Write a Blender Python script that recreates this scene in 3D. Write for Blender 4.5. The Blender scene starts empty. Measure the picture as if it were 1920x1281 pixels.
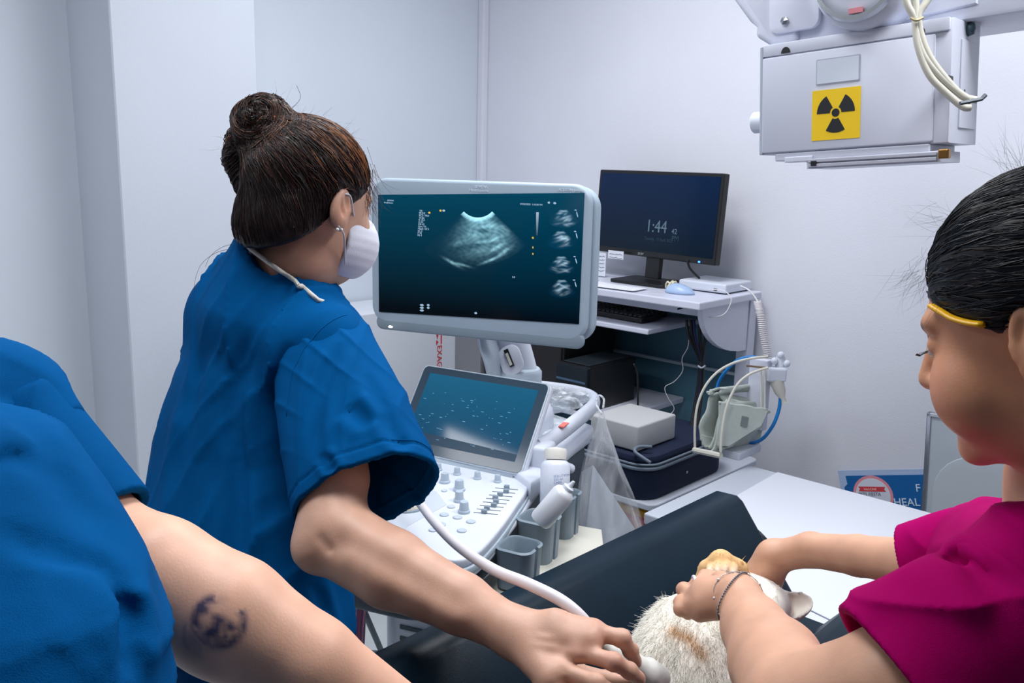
import bpy, bmesh, math, random
import numpy as np
from math import radians, sin, cos, pi, sqrt, tan
from mathutils import Vector, Matrix
random.seed(7); rng = np.random.default_rng(7)
scn = bpy.context.scene
COL = scn.collection
# ------------------------------------------------------------------ camera
FPX, CX, CY = 1700.0, 960.0, 640.5
PITCH, ROLL = radians(11.4), radians(1.26)
CAM = np.array([0, 0, 1.6])
FW = np.array([0, cos(PITCH), -sin(PITCH)])
_r0 = np.array([1.0, 0, 0]); _u0 = np.array([0, sin(PITCH), cos(PITCH)])
RT = cos(ROLL)*_r0 + sin(ROLL)*_u0
UP = -sin(ROLL)*_r0 + cos(ROLL)*_u0
cam_d = bpy.data.cameras.new('camera'); cam = bpy.data.objects.new('camera', cam_d); COL.objects.link(cam)
cam_d.sensor_width = 36; cam_d.lens = 36*FPX/1920; cam_d.clip_start = .02
cam.matrix_world = Matrix(((RT[0], UP[0], -FW[0], CAM[0]), (RT[1], UP[1], -FW[1], CAM[1]), (RT[2], UP[2], -FW[2], CAM[2]), (0, 0, 0, 1)))
scn.camera = cam
# ------------------------------------------------------------------ world, lamps, exposure
w = bpy.data.worlds.new('world'); scn.world = w; w.use_nodes = True
w.node_tree.nodes['Background'].inputs[0].default_value = (.80, .88, 1, 1)
w.node_tree.nodes['Background'].inputs[1].default_value = .10
scn.view_settings.view_transform = 'Standard'; scn.view_settings.look = 'None'
scn.view_settings.exposure = 0.0; scn.view_settings.gamma = 1; scn.view_settings.use_curve_mapping = False
scn.cycles.use_denoising = True; scn.cycles.max_bounces = 6; scn.cycles.transparent_max_bounces = 16
LAMPS = [(1.3, 1.1, 19.5), (2.8, 1.1, 22), (1.9, 2.3, 15), (.62, 3.3, 10)]      # room s, t, watts: the ceiling light panels, the last one added to brighten the left wall

def ray(x, y): return FW + (x-CX)/FPX*RT - (y-CY)/FPX*UP
def W(x, y, d): return CAM + d*ray(x, y)
# room frame: x = s along the right-hand wall, y = -t towards that wall, z up
_a = radians(43)
E1 = np.array([cos(_a), -sin(_a), 0]); E2 = np.array([sin(_a), cos(_a), 0])
K = np.array([-0.1525, 4.1, 0])
def frame(o, ex, ey):
    return Matrix(((ex[0], ey[0], 0, o[0]), (ex[1], ey[1], 0, o[1]), (0, 0, 1, 0), (0, 0, 0, 1)))
RF = frame(K, E1, E2)
def R(s, t, z): return K + s*E1 - t*E2 + np.array([0, 0, z])
_m = radians(22)
MX = np.array([cos(_m), -sin(_m), 0]); MY = np.array([sin(_m), cos(_m), 0])
MO = np.array([-0.0754, 2.1948, 0])
MF = frame(MO, MX, MY)
def toM(P): v = np.array(P)-MO; return np.array([v@MX, v@MY, P[2]])
def Mp(x, y, z): return MO + x*MX + y*MY + np.array([0, 0, z])
def Mz(x, y, z): r = ray(x, y); return toM(CAM + r*(z-CAM[2])/r[2])      # pixel onto height z, machine frame
def My(x, y, v): r = ray(x, y); return toM(CAM + r*((MO-CAM)@MY+v)/(r@MY))
def Mxp(x, y, v): r = ray(x, y); return toM(CAM + r*((MO-CAM)@MX+v)/(r@MX))
def toR(P): v = np.array(P)-K; return np.array([v@E1, v@E2, P[2]])
def Rt(x, y, t): r = ray(x, y); return toR(CAM + r*((K-CAM)@E2-t)/(r@E2))
I4 = Matrix.Identity(4)
# ------------------------------------------------------------------ materials
def s2l(c):
    return tuple((v/255/12.92 if v/255 <= .04045 else ((v/255+.055)/1.055)**2.4) for v in c[:3]) + (1,)
MATS = {}
def mat(name, col=(200, 200, 200), rough=.5, metal=0, bump=0, bscale=200, var=0, vscale=8, spec=.5, emit=0, attr=False, trans=0, alpha=1, sss=0, coat=0, bdist=.002):
    if name in MATS: return MATS[name]
    m = bpy.data.materials.new(name); m.use_nodes = True; nt = m.node_tree; b = nt.nodes['Principled BSDF']; L = nt.links
    b.inputs['Base Color'].default_value = s2l(col); b.inputs['Roughness'].default_value = rough
    b.inputs['Metallic'].default_value = metal; b.inputs['Specular IOR Level'].default_value = spec
    b.inputs['Alpha'].default_value = alpha; b.inputs['Transmission Weight'].default_value = trans
    b.inputs['Coat Weight'].default_value = coat
    tc = nt.nodes.new('ShaderNodeTexCoord')
    src = None
    if attr:
        at = nt.nodes.new('ShaderNodeAttribute'); at.attribute_name = 'Col'; src = at.outputs['Color']; L.new(src, b.inputs['Base Color'])
    if var:
        n = nt.nodes.new('ShaderNodeTexNoise'); n.inputs['Scale'].default_value = vscale; n.inputs['Detail'].default_value = 4
        L.new(tc.outputs['Object'], n.inputs['Vector'])
        mr = nt.nodes.new('ShaderNodeMapRange'); mr.inputs[1].default_value = .3; mr.inputs[2].default_value = .7
        mr.inputs[3].default_value = 1-var; mr.inputs[4].default_value = 1+var; L.new(n.outputs[0], mr.inputs[0])
        mx = nt.nodes.new('ShaderNodeVectorMath'); mx.operation = 'SCALE'
        if src: L.new(src, mx.inputs[0])
        else: mx.inputs[0].default_value = s2l(col)[:3]
        L.new(mr.outputs[0], mx.inputs['Scale']); L.new(mx.outputs[0], b.inputs['Base Color'])
    if bump:
        n = nt.nodes.new('ShaderNodeTexNoise'); n.inputs['Scale'].default_value = bscale; n.inputs['Detail'].default_value = 3
        L.new(tc.outputs['Object'], n.inputs['Vector'])
        bp = nt.nodes.new('ShaderNodeBump'); bp.inputs['Strength'].default_value = bump; bp.inputs['Distance'].default_value = bdist
        L.new(n.outputs[0], bp.inputs['Height']); L.new(bp.outputs[0], b.inputs['Normal'])
    if emit:
        b.inputs['Emission Color'].default_value = s2l(col); b.inputs['Emission Strength'].default_value = emit
    if sss:
        b.inputs['Subsurface Weight'].default_value = sss; b.inputs['Subsurface Radius'].default_value = (1, .35, .2); b.inputs['Subsurface Scale'].default_value = .008
    MATS[name] = m; return m
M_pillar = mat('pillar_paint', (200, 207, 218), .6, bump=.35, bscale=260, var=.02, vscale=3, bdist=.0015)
M_wall = mat('wall_paint', (225, 227, 236), .6, bump=.35, bscale=260, var=.02, vscale=3, bdist=.0015)
M_wall2 = mat('smooth_wall_paint', (214, 222, 232), .6, bump=.1, bscale=200, var=.02, vscale=2)
M_ceil = mat('ceiling_paint', (235, 237, 240), .8, bump=.1)
M_tile = mat('floor_tile_glaze', (196, 202, 204), .25, var=.04, vscale=6)
M_grout = mat('grout', (130, 132, 134), .9, bump=.3)
M_white = mat('white_plastic', (212, 218, 230), .4, bump=.05, bscale=500)
M_paper = mat('white_paper', (236, 238, 246), .7, bump=.1, bscale=60)
M_wmetal = mat('white_enamel_metal', (214, 217, 232), .35, bump=.04, bscale=90, var=.02)
M_lgrey = mat('light_grey_plastic', (178, 192, 204), .4, bump=.05, bscale=600)
M_bez = mat('bezel_grey', (162, 179, 194), .4, bump=.05, bscale=600)
M_grey = mat('grey_plastic', (130, 146, 158), .45, bump=.05, bscale=600)
M_dgrey = mat('dark_grey_plastic', (70, 82, 92), .5)
M_panelgrey = mat('grey_painted_steel', (70, 112, 130), .5, var=.05)
M_black = mat('black_plastic', (16, 17, 20), .4, bump=.05, bscale=500)
M_dark = mat('black_leatherette', (4, 28, 42), .42, bump=.2, bscale=350, var=.1, vscale=12, bdist=.001, spec=.16)
M_screen = mat('screen_glass', (2, 8, 14), .08)
M_steel = mat('steel', (180, 184, 190), .25, metal=1)
M_cream = mat('cream_rubber', (214, 212, 200), .5, bump=.1, bscale=150)
M_cable = mat('cable_white', (222, 218, 222), .45, bump=.05, bscale=300)
M_scrub = mat('blue_scrub_cotton', (0, 77, 134), .85, bump=.5, bscale=900, var=.10, vscale=9, spec=.04, bdist=.0008)
M_trs = mat('blue_scrub_trousers', (0, 60, 112), .85, bump=.4, bscale=900, var=.1, vscale=7, spec=.04, bdist=.0008)
M_mag = mat('magenta_scrub_cotton', (152, 0, 86), .85, bump=.5, bscale=900, var=.08, vscale=10, spec=.04, bdist=.0008)
M_skin = mat('skin', attr=True, rough=.48, bump=.25, bscale=420, var=.06, vscale=30, sss=.15, bdist=.0006)
M_hair = mat('hair', attr=True, rough=.42, spec=.4)
M_fur = mat('fur', attr=True, rough=.8, spec=.2)
M_lamp = mat('light_diffuser', (245, 248, 255), .5, emit=3)
# ------------------------------------------------------------------ object helpers
def link(o, parent=None):
    COL.objects.link(o)
    if parent: o.parent = parent
    return o
def tag(o, label=None, cat=None, group=None, kind=None):
    if label: o['label'] = label
    if cat: o['category'] = cat
    if group: o['group'] = group
    if kind: o['kind'] = kind
    return o
def thing(name, label, cat, base, group=None, rot=None):
    o = bpy.data.objects.new(name, None); o.empty_display_size = .05; COL.objects.link(o)
    m = rot.copy() if rot else Matrix.Identity(4)
    m.translation = Vector(base); o.matrix_world = m
    o.location = Vector(base)
    if rot: o.rotation_euler = rot.to_euler()


    MWD[o.name] = m
    return tag(o, label, cat, group)
MWD = {}
def pinv(parent):
    M = I4
    p = parent
    while p is not None:
        if p.name in MWD: return MWD[p.name].inverted()
        p = p.parent
    return I4
def obj(name, bm, m, parent=None, fr=I4, smooth=None, label=None, origin=None):
    """bm in frame coordinates fr -> one mesh object, stored in its parent's local space"""
    me = bpy.data.meshes.new(name)
    if isinstance(bm, bpy.types.Mesh): me = bm
    else: bm.to_mesh(me); bm.free()
    T = (pinv(parent) @ fr) if parent else fr
    if T != I4: me.transform(T)
    o = bpy.data.objects.new(name, me)
    if parent is None:
        vs = np.empty(len(me.vertices)*3, dtype=np.float32); me.vertices.foreach_get('co', vs); vs = vs.reshape(-1, 3)
        c = (vs.min(0)+vs.max(0))/2; c[2] = vs[:, 2].min()
        me.transform(Matrix.Translation(Vector([-float(x) for x in c]))); o.location = [float(x) for x in c]
        MWD[o.name] = Matrix.Translation(Vector([float(x) for x in c]))
    for mm in (m if isinstance(m, (list, tuple)) else [m]): me.materials.append(mm)
    if smooth is True: me.shade_smooth()
    elif smooth:
        me.shade_smooth()
        try: me.set_sharp_from_angle(angle=radians(smooth))
        except Exception: pass
    link(o, parent)
    if o.name not in MWD and parent is None: MWD[o.name] = I4
    if label: o['label'] = label
    return o
def NB(): return bmesh.new()
def box(bm, lo, hi, bev=0, seg=2, mt=None):
    lo, hi = Vector(lo), Vector(hi)
    r = bmesh.ops.create_cube(bm, size=1.0); vs = r['verts']
    c = (lo+hi)/2; d = hi-lo
    for v in vs: v.co = Vector((v.co.x*d.x, v.co.y*d.y, v.co.z*d.z))+c
    if bev:
        es = list({e for v in vs for e in v.link_edges})
        r2 = bmesh.ops.bevel(bm, geom=es, offset=bev, segments=seg, affect='EDGES', profile=.5)
        vs = list({v for f in r2['faces'] for v in f.verts} | {v for v in vs if v.is_valid})
    if mt is not None: bmesh.ops.transform(bm, matrix=mt, verts=vs)
    return bm
def bx(lo, hi, bev=0, seg=2): return box(NB(), lo, hi, bev, seg)
def catmull(pts, n=8, closed=False):
    P = [np.array(p, float) for p in pts]
    if len(P) < 3: return P
    out = []; m = len(P)
    rngi = range(m if closed else m-1)
    for i in rngi:
        p0 = P[(i-1) % m] if (closed or i > 0) else 2*P[0]-P[1]
        p1 = P[i]; p2 = P[(i+1) % m]
        p3 = P[(i+2) % m] if (closed or i+2 < m) else 2*P[-1]-P[-2]
        for k in range(n):
            t = k/n
            out.append(.5*((2*p1)+(-p0+p2)*t+(2*p0-5*p1+4*p2-p3)*t*t+(-p0+3*p1-3*p2+p3)*t**3))
    if not closed: out.append(P[-1])
    return out
def tube(bm, pts, r, seg=8, closed=False, flat=None, up=None, caps=True):
    """sweep a circle (or flat=(w,h) ellipse) along pts; r a number or list"""
    n = len(pts); P = [Vector(p) for p in pts]; rings = []
    U = Vector(up) if up is not None else None
    prev = None
    for i in range(n):
        if closed: t = (P[(i+1) % n]-P[(i-1) % n]).normalized()
        else: t = (P[min(i+1, n-1)]-P[max(i-1, 0)]).normalized()
        if U is not None: a = t.cross(U).normalized()
        elif prev is None:
            a = t.cross(Vector((0, 0, 1))); a = a.normalized() if a.length > .01 else t.cross(Vector((0, 1, 0))).normalized()
        else: a = (prev - t*prev.dot(t)).normalized()
        prev = a; b = t.cross(a)
        rr = r[i] if hasattr(r, '__len__') else r
        w_, h_ = flat if flat else (rr, rr)
        rings.append([bm.verts.new(P[i]+a*(cos(2*pi*k/seg)*w_)+b*(sin(2*pi*k/seg)*h_)) for k in range(seg)])
    for i in range(n if closed else n-1):
        A, B = rings[i], rings[(i+1) % n]
        for k in range(seg): bm.faces.new((A[k], A[(k+1) % seg], B[(k+1) % seg], B[k]))
    if caps and not closed:
        bm.faces.new(rings[0][::-1]); bm.faces.new(rings[-1])
    return bm
def tb(pts, r, seg=8, **k): 
    n = k.pop('n', 6)
    return tube(NB(), catmull(pts, n, k.get('closed', False)), r, seg, **k)
def lathe(prof, seg=24, bm=None, mt=None):
    bm = bm or NB(); rings = []
    new = []
    for (r, z) in prof:
        if r < 1e-6: v = bm.verts.new((0, 0, z)); rings.append([v]); new.append(v)
        else:
            ring = [bm.verts.new((r*cos(2*pi*k/seg), r*sin(2*pi*k/seg), z)) for k in range(seg)]; rings.append(ring); new += ring
    for A, B in zip(rings, rings[1:]):
        for k in range(seg):
            k2 = (k+1) % seg
            if len(A) == 1 and len(B) == 1: continue
            if len(A) == 1: bm.faces.new((A[0], B[k2], B[k]))
            elif len(B) == 1: bm.faces.new((A[k], A[k2], B[0]))
            else: bm.faces.new((A[k], A[k2], B[k2], B[k]))
    if mt is not None: bmesh.ops.transform(bm, matrix=mt, verts=new)
    return bm
def rrect(x0, y0, x1, y1, r, n=6):
    out = []
    rs = r if hasattr(r, '__len__') else [r]*4
    for (cx, cy, a, q) in ((x1-rs[0], y1-rs[0], 0, rs[0]), (x0+rs[1], y1-rs[1], 90, rs[1]), (x0+rs[2], y0+rs[2], 180, rs[2]), (x1-rs[3], y0+rs[3], 270, rs[3])):
        for k in range(n+1):
            t = radians(a+90*k/n); out.append((cx+q*cos(t), cy+q*sin(t)))
    return out
def prism(poly, z0, z1, bev=0, bm=None, mt=None, seg=2):
    bm = bm or NB()
    a = [bm.verts.new((p[0], p[1], z0)) for p in poly]; b = [bm.verts.new((p[0], p[1], z1)) for p in poly]
    n = len(poly); fb = bm.faces.new(a[::-1]); ft = bm.faces.new(b)
    for i in range(n): bm.faces.new((a[i], a[(i+1) % n], b[(i+1) % n], b[i]))
    vs = a+b
    bmesh.ops.recalc_face_normals(bm, faces=bm.faces[:])
    if bev:
        es = list(set(ft.edges) | set(fb.edges))
        r = bmesh.ops.bevel(bm, geom=es, offset=bev, segments=seg, affect='EDGES', profile=.5)
        vs = list({v for v in bm.verts}) if mt is not None else vs
    if mt is not None: bmesh.ops.transform(bm, matrix=mt, verts=[v for v in (bm.verts if bev else vs)])
    return bm
def frameXZ(o, ax, az):   # matrix mapping local x->ax, y->az (up), z->normal
    ax = Vector(ax).normalized(); az = Vector(az); az = (az-ax*az.dot(ax)).normalized(); n = ax.cross(az)
    m = Matrix((ax, az, n)).transposed().to_4x4(); m.translation = Vector(o); return m
def align(a, b):  # matrix with z along b-a, origin at a
    z = (Vector(b)-Vector(a)).normalized(); x = z.orthogonal().normalized(); y = z.cross(x)
    m = Matrix((x, y, z)).transposed().to_4x4(); m.translation = Vector(a); return m
def quad(pts):
    bm = NB(); bm.faces.new([bm.verts.new(Vector(p)) for p in pts]); return bm
def text(s, size, m4, material, parent, name='lettering', ax='LEFT', ext=.0004, sx=1, label=None):
    cu = bpy.data.curves.new('lettering', 'FONT'); cu.body = s; cu.size = size; cu.align_x = ax; cu.extrude = ext
    cu.resolution_u = 3
    o = bpy.data.objects.new('tmp', cu); me = bpy.data.meshes.new_from_object(o)
    bpy.data.objects.remove(o); bpy.data.curves.remove(cu)
    if sx != 1: me.transform(Matrix.Diagonal((sx, 1, 1, 1)))
    me.materials.clear()
    return obj(name, me, material, parent, m4, label=label)
def struct(name, bm, m, fr=RF, smooth=None):
    return tag(obj(name, bm, m, None, fr, smooth), kind='structure')
# ------------------------------------------------------------------ room shell
H = 2.72
fl = struct('floor', bx((-.1, -5.6, -.06), (5.2, .1, -.004)), M_grout)
proto = bx((-.198, -.198, -.006), (.198, .198, .0), .002, 1)
pm = bpy.data.meshes.new('floor_tile'); proto.to_mesh(pm); proto.free(); pm.materials.append(M_tile)
for i in range(9):
    for j in range(9):
        o = bpy.data.objects.new('floor_tile', pm)
        link(o, fl)
        Pw = RF @ Vector((.21+i*.4, -.21-j*.4, 0)) - fl.location
        o.location = Pw; o.rotation_euler = (0, 0, -radians(43))
struct('wall_right', bx((-.1, 0, 0), (5.2, .12, H)), M_wall)
struct('wall_left', bx((-.12, -5.6, 0), (0, .02, H)), M_wall2)
struct('ceiling', bx((-.12, -5.6, H), (5.2, .12, H+.1)), M_ceil)
struct('trim_1', bx((-.01, -1.745, 0), (.29, -1.29, H), .004, 1), M_pillar)       # the projecting pillar
struct('trim_2', bx((.0, -.035, 0), (.035, -.0, H), .006), M_wall)            # pipe boxing in the corner
struct('baseboard_right', bx((.04, -.012, 0), (5.2, .001, .09), .003), M_white)
for (s, t, pw) in LAMPS:
    L_ = thing('ceiling_light', 'flat square ceiling light panel above the room, out of frame, over s%.1f' % s, 'lamp', R(s, t, H-.04), rot=RF.to_3x3().to_4x4())
    L_['label'] = {1.3: 'square white ceiling light panel over the ultrasound machine', 2.8: 'square white ceiling light panel over the side table', 1.9: 'square white ceiling light panel over the people', .62: 'unseen square ceiling light panel added to brighten the left wall'}[s]
    L_['group'] = 'ceiling light panels'
    obj('frame', bx((s-.32, -t-.32, H-.045), (s+.32, -t+.32, H-.001), .005), M_white, L_, RF)
    obj('diffuser', bx((s-.3, -t-.3, H-.05), (s+.3, -t+.3, H-.044)), M_lamp, L_, RF)
    ld = bpy.data.lights.new('panel_glow', 'AREA'); ld.shape = 'SQUARE'; ld.size = .6; ld.energy = pw; ld.color = (.97, .98, 1)
    lo = bpy.data.objects.new('panel_glow', ld); link(lo, L_); lo.location = (0, 0, -.02)
# ------------------------------------------------------------------ workstation cart by the right-hand wall
cart = thing('computer_cart', 'white computer cart with keyboard tray against the wall', 'cart', R(.9, .24, 0), rot=RF.to_3x3().to_4x4())
obj('top_board', bx((.30, -.44, 1.145), (1.42, -.04, 1.17), .004), M_wmetal, cart, RF)
obj('keyboard_tray', bx((.45, -.41, 1.032), (1.21, -.08, 1.05), .004), M_wmetal, cart, RF)
obj('tray_rail', bx((.5, -.10, 1.07), (1.27, -.06, 1.085)), M_black, cart, RF)
obj('valance', bx((.46, -.30, 1.10), (1.38, -.285, 1.146)), M_wmetal, cart, RF)
obj('post', bx((1.355, -.075, .04), (1.40, -.03, 1.146), .003), M_wmetal, cart, RF)
obj('post', bx((.30, -.075, .04), (.345, -.03, 1.146), .003), M_wmetal, cart, RF)
pol = [(-.08, 1.146), (-.08, .965)] + [(-.08-.30*sin(a), .965+.18*(1-cos(a))) for a in [radians(x) for x in range(10, 91, 10)]]
obj('side_bracket', prism([(p[0], p[1]) for p in pol], 1.375, 1.395, mt=Matrix(((0, 0, 1, 0), (1, 0, 0, 0), (0, 1, 0, 0), (0, 0, 0, 1)))), M_wmetal, cart, RF)
obj('back_panel', bx((.32, -.045, .50), (1.37, -.028, 1.12)), M_panelgrey, cart, RF)
obj('back_ledge', bx((.32, -.062, .862), (1.37, -.045, .872)), M_lgrey, cart, RF)
obj('side_panel', bx((.28, -.42, .05), (.43, -.05, 1.144), .003), mat('taupe_laminate', (132, 134, 140), .5, var=.05), cart, RF)
obj('middle_shelf', bx((.43, -.5, .72), (1.14, -.05, .74), .003), M_wmetal, cart, RF)
for sx, ty in ((.34, .07), (1.375, .06), (.34, .38)):
    obj('caster', lathe([(0, 0), (.02, 0), (.025, .005), (.025, .035), (.012, .04), (.012, .06), (0, .06)], 14, mt=Matrix.Translation((sx, -ty, 0))), M_dgrey, cart, RF, 40)
# low white trolley with the case
low = thing('low_trolley', 'low white trolley shelf under the dark blue case', 'shelf', R(1.3, .55, 0), rot=RF.to_3x3().to_4x4())
obj('shelf_board', prism(rrect(1.08, -.76, 1.50, -.12, .03), .585, .605, .004), M_white, low, RF)
obj('lower_board', bx((1.1, -.74, .2), (1.48, -.14, .215)), M_white, low, RF)
for a_ in ((1.1, .72), (1.47, .72), (1.1, .16), (1.47, .16)):
    obj('leg', tube(NB(), [(a_[0], -a_[1], 0), (a_[0], -a_[1], .586)], .012, 10), M_lgrey, low, RF, 40)
bxs = thing('snack_box', 'red and yellow patterned carton under the white trolley shelf', 'box', R(1.36, .62, .216), rot=RF.to_3x3().to_4x4())
obj('body', bx((1.22, -.72, .216), (1.46, -.52, .56), .003), mat('yellow_print', (214, 150, 30), .5), bxs, RF)
obj('red_band', bx((1.219, -.7205, .40), (1.4605, -.5195, .54)), mat('red_print', (186, 34, 40), .5), bxs, RF)
# dark blue soft case
case = thing('carry_case', 'dark blue soft case with grey piping under a white box', 'case', R(1.3, .6, .606), rot=RF.to_3x3().to_4x4())
M_case = mat('navy_fabric', (14, 30, 62), .8, bump=.5, bscale=500)
obj('body', prism(rrect(1.10, -.76, 1.475, -.30, .07), .606, .70, .008), M_case, case, RF, 40)
obj('lid', prism(rrect(1.105, -.755, 1.47, -.305, .066), .708, .742, .014), M_case, case, RF, 40)
lp = [(x, y, .704) for x, y in rrect(1.10, -.76, 1.475, -.30, .07, 8)]
obj('zip_piping', tube(NB(), lp, .0065, 8, closed=True, up=(0, 0, 1)), mat('piping_grey', (120, 134, 150), .5), case, RF, True)
obj('zip_piping', tube(NB(), [(p[0], p[1], .716) for p in lp], .004, 8, closed=True, up=(0, 0, 1)), MATS['piping_grey'], case, RF, True)
obj('handle', tb([toR(W(1220, 868, 2.66)), toR(W(1205, 858, 2.67)), toR(W(1190, 846, 2.69)), toR(W(1198, 838, 2.71)), toR(W(1222, 838, 2.72))], .005), MATS['piping_grey'], case, RF, True)
obj('rivet', lathe([(0, 0), (.006, 0), (.004, .003), (0, .004)], 12, mt=Matrix.Translation((1.477, -.55, .655)) @ Matrix.Rotation(pi/2, 4, 'Y')), M_steel, case, RF, True)
wb = obj('white_box', bx((1.235, -.735, .746), (1.415, -.53, .825), .006, 3), mat('box_white', (208, 208, 208), .6, bump=.2, bscale=60), None, RF, 40)
tag(wb, 'plain white rounded box on top of the dark blue case', 'box')
# black computer on the middle shelf
pc = thing('desktop_computer', 'small black desktop computer on the cart shelf with a blue-grey front strip', 'computer', R(.96, .38, .741), rot=RF.to_3x3().to_4x4())
obj('casing', bx((.885, -.49, .741), (1.035, -.22, .90), .004), M_black, pc, RF)
obj('front_fascia', bx((.887, -.50, .743), (1.033, -.49, .898), .003), mat('fascia_black', (12, 24, 34), .25), pc, RF)
obj('front_strip', bx((.895, -.503, .842), (1.025, -.499, .849)), mat('strip_blue', (70, 98, 124), .3), pc, RF)
obj('power_light', bx((1.015, -.503, .79), (1.019, -.499, .794)), mat('led_white', (230, 230, 200), .3, emit=1), pc, RF)
obj('top_plate', bx((.9, -.47, .9), (1.02, -.24, .904), .002), mat('plate_dark', (38, 46, 52), .35), pc, RF)
dark_unit = thing('black_shelf_unit', 'tall black unit on the cart shelf behind the monitor arm', 'power unit', R(.65, .3, .741), rot=RF.to_3x3().to_4x4())  # plain black unit filling the dark area of the shelf
obj('casing', bx((.45, -.42, .741), (.86, -.12, 1.02), .006), M_black, dark_unit, RF)
obj('front_fascia', bx((.46, -.426, .75), (.85, -.42, 1.01), .003), mat('unit_face', (24, 20, 24), .5), dark_unit, RF)
# pc monitor
mon = thing('computer_monitor', 'black flat computer monitor on the cart showing a clock', 'monitor', R(1.05, .17, 1.171), rot=RF.to_3x3().to_4x4())
c = {k: Rt(x, y, .17) for k, x, y in (('tl', 1118, 328), ('tr', 1366, 322), ('br', 1355, 495), ('bl', 1118, 475))}
x0, x1, z0, z1 = .752, 1.338, 1.264, 1.570
MT = Matrix.Translation((1.05, -.17, 1.418)) @ Matrix.Rotation(radians(-8), 4, 'Z') @ Matrix.Rotation(radians(-4), 4, 'X') @ Matrix.Translation((-1.05, 0, -1.42))
MM = RF @ MT
obj('housing', bx((x0, 0, z0), (x1, .03, z1), .004), M_black, mon, MM)
obj('housing_back', bx((x0+.08, .028, z0+.04), (x1-.08, .055, z1-.05), .012), M_black, mon, MM)
def emis(name, c1, c2, axis='Z', lo=0, hi=1, st=1.0, rough=.12, spec=.22):
    m = mat(name, (3, 8, 12), rough); nt = m.node_tree; b = nt.nodes['Principled BSDF']; L = nt.links
    tc = nt.nodes.new('ShaderNodeTexCoord'); sp = nt.nodes.new('ShaderNodeSeparateXYZ'); L.new(tc.outputs['Generated'], sp.inputs[0])
    b.inputs['Specular IOR Level'].default_value = spec
    rp = nt.nodes.new('ShaderNodeValToRGB'); L.new(sp.outputs[axis], rp.inputs[0])
    rp.color_ramp.elements[0].position = lo; rp.color_ramp.elements[0].color = s2l(c1)
    rp.color_ramp.elements[1].position = hi; rp.color_ramp.elements[1].color = s2l(c2)
    L.new(rp.outputs[0], b.inputs['Emission Color']); b.inputs['Emission Strength'].default_value = st
    return m
obj('screen', bx((x0+.012, -.0015, z0+.022), (x1-.012, .001, z1-.012)), emis('pc_screen', (0, 16, 34), (0, 28, 66), st=1.0), mon, MM)
obj('neck', bx((1.02, .01, 1.19), (1.085, .03, 1.28), .002), M_black, mon, MM)
obj('stand_foot', prism([(x, y) for x, y in rrect(.93, -.27, 1.17, -.1, .02)], 1.171, 1.182, .003), M_black, mon, RF)
obj('power_light', bx((x1-.07, -.002, z0+.004), (x1-.062, 0, z0+.01)), mat('led_blue', (60, 130, 255), .3, emit=3), mon, MM)
M_clock = mat('clock_print', (70, 90, 100), .4, emit=.6); M_clock2 = mat('clock_faint', (26, 46, 56), .4, emit=.6)
scr = [o for o in mon.children if o.name.startswith('screen')][0]
def mtxt(s, size, x, z, m, sx=1, par=mon): return text(s, size, MM @ frameXZ((x, -.0022, z), (1, 0, 0), (0, 0, 1)), m, par, 'clock_lettering', sx=sx)
mtxt('1:44', .062, x0+.262, z0+.092, M_clock, .95); mtxt('42', .026, x0+.385, z0+.092, M_clock); mtxt('PM', .026, x0+.388, z0+.068, M_clock2)
mtxt('Tuesday, 19 April 2022', .016, x0+.26, z0+.062, M_clock2, .9)
text('acer', .017, MM @ frameXZ((x0+.235, -.0012, z0+.006), (1, 0, 0), (0, 0, 1)), mat('logo_grey', (150, 160, 168), .4), mon)
# stuck notes under the monitor
M_note = mat('note_paper', (222, 226, 236), .8); M_ink = mat('pen_ink', (96, 100, 120), .8)
for (a0, a1, b0, b1, lab, nl) in ((.79, .855, 1.175, 1.262, 'larger handwritten white note hanging below the computer monitor', 5), (.865, .935, 1.245, 1.275, 'small white note slip stuck on the monitor edge', 2)):
    n_ = thing('paper_note', lab, 'note', R((a0+a1)/2, .18, b0), rot=RF.to_3x3().to_4x4())
    obj('sheet', bx((a0, -.19, b0), (a1, -.1885, b1)), M_note, n_, RF)
    for k in range(nl):
        zz = b1-.012-k*.014
        pts = [(a0+.006+q*(a1-a0-.012)/14, -.1908, zz+random.uniform(-.0025, .0025)) for q in range(15)]
        obj('handwriting', tube(NB(), pts, .0007, 4), M_ink, n_, RF)
# things on the cart top
pap = thing('paper_stack', 'loose white papers on the cart beside the monitor foot', 'papers', R(.86, .36, 1.171), rot=RF.to_3x3().to_4x4())
for k, (px, py, ang) in enumerate(((.80, -.33, 8), (.93, -.36, -12), (1.05, -.385, 4))):
    mt_ = Matrix.Translation((px, py, 1.1715+k*.0015)) @ Matrix.Rotation(radians(ang), 4, 'Z')
    obj('sheet', box(NB(), (-.1, -.045, 0), (.1, .045, .0012), mt=mt_), M_paper, pap, RF)
obj('folded_sheet', box(NB(), (-.03, -.002, 0), (.03, .002, .03), mt=Matrix.Translation((.82, -.3, 1.176)) @ Matrix.Rotation(radians(35), 4, 'Z') @ Matrix.Rotation(radians(30), 4, 'X')), M_paper, pap, RF)
mo = thing('router_box', 'flat white network box on the right end of the cart top', 'router', R(1.31, .12, 1.171), rot=RF.to_3x3().to_4x4())
obj('casing', bx((1.20, -.225, 1.174), (1.385, -.05, 1.205), .006), M_white, mo, RF)
obj('port', bx((1.34, -.2265, 1.18), (1.352, -.224, 1.188)), M_black, mo, RF)
for q in (0, 1, 2, 3): obj('rubber_foot', bx((1.21+.15*(q % 2), -.21+.14*(q//2), 1.1705), (1.225+.15*(q % 2), -.195+.14*(q//2), 1.175)), M_black, mo, RF)
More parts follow.
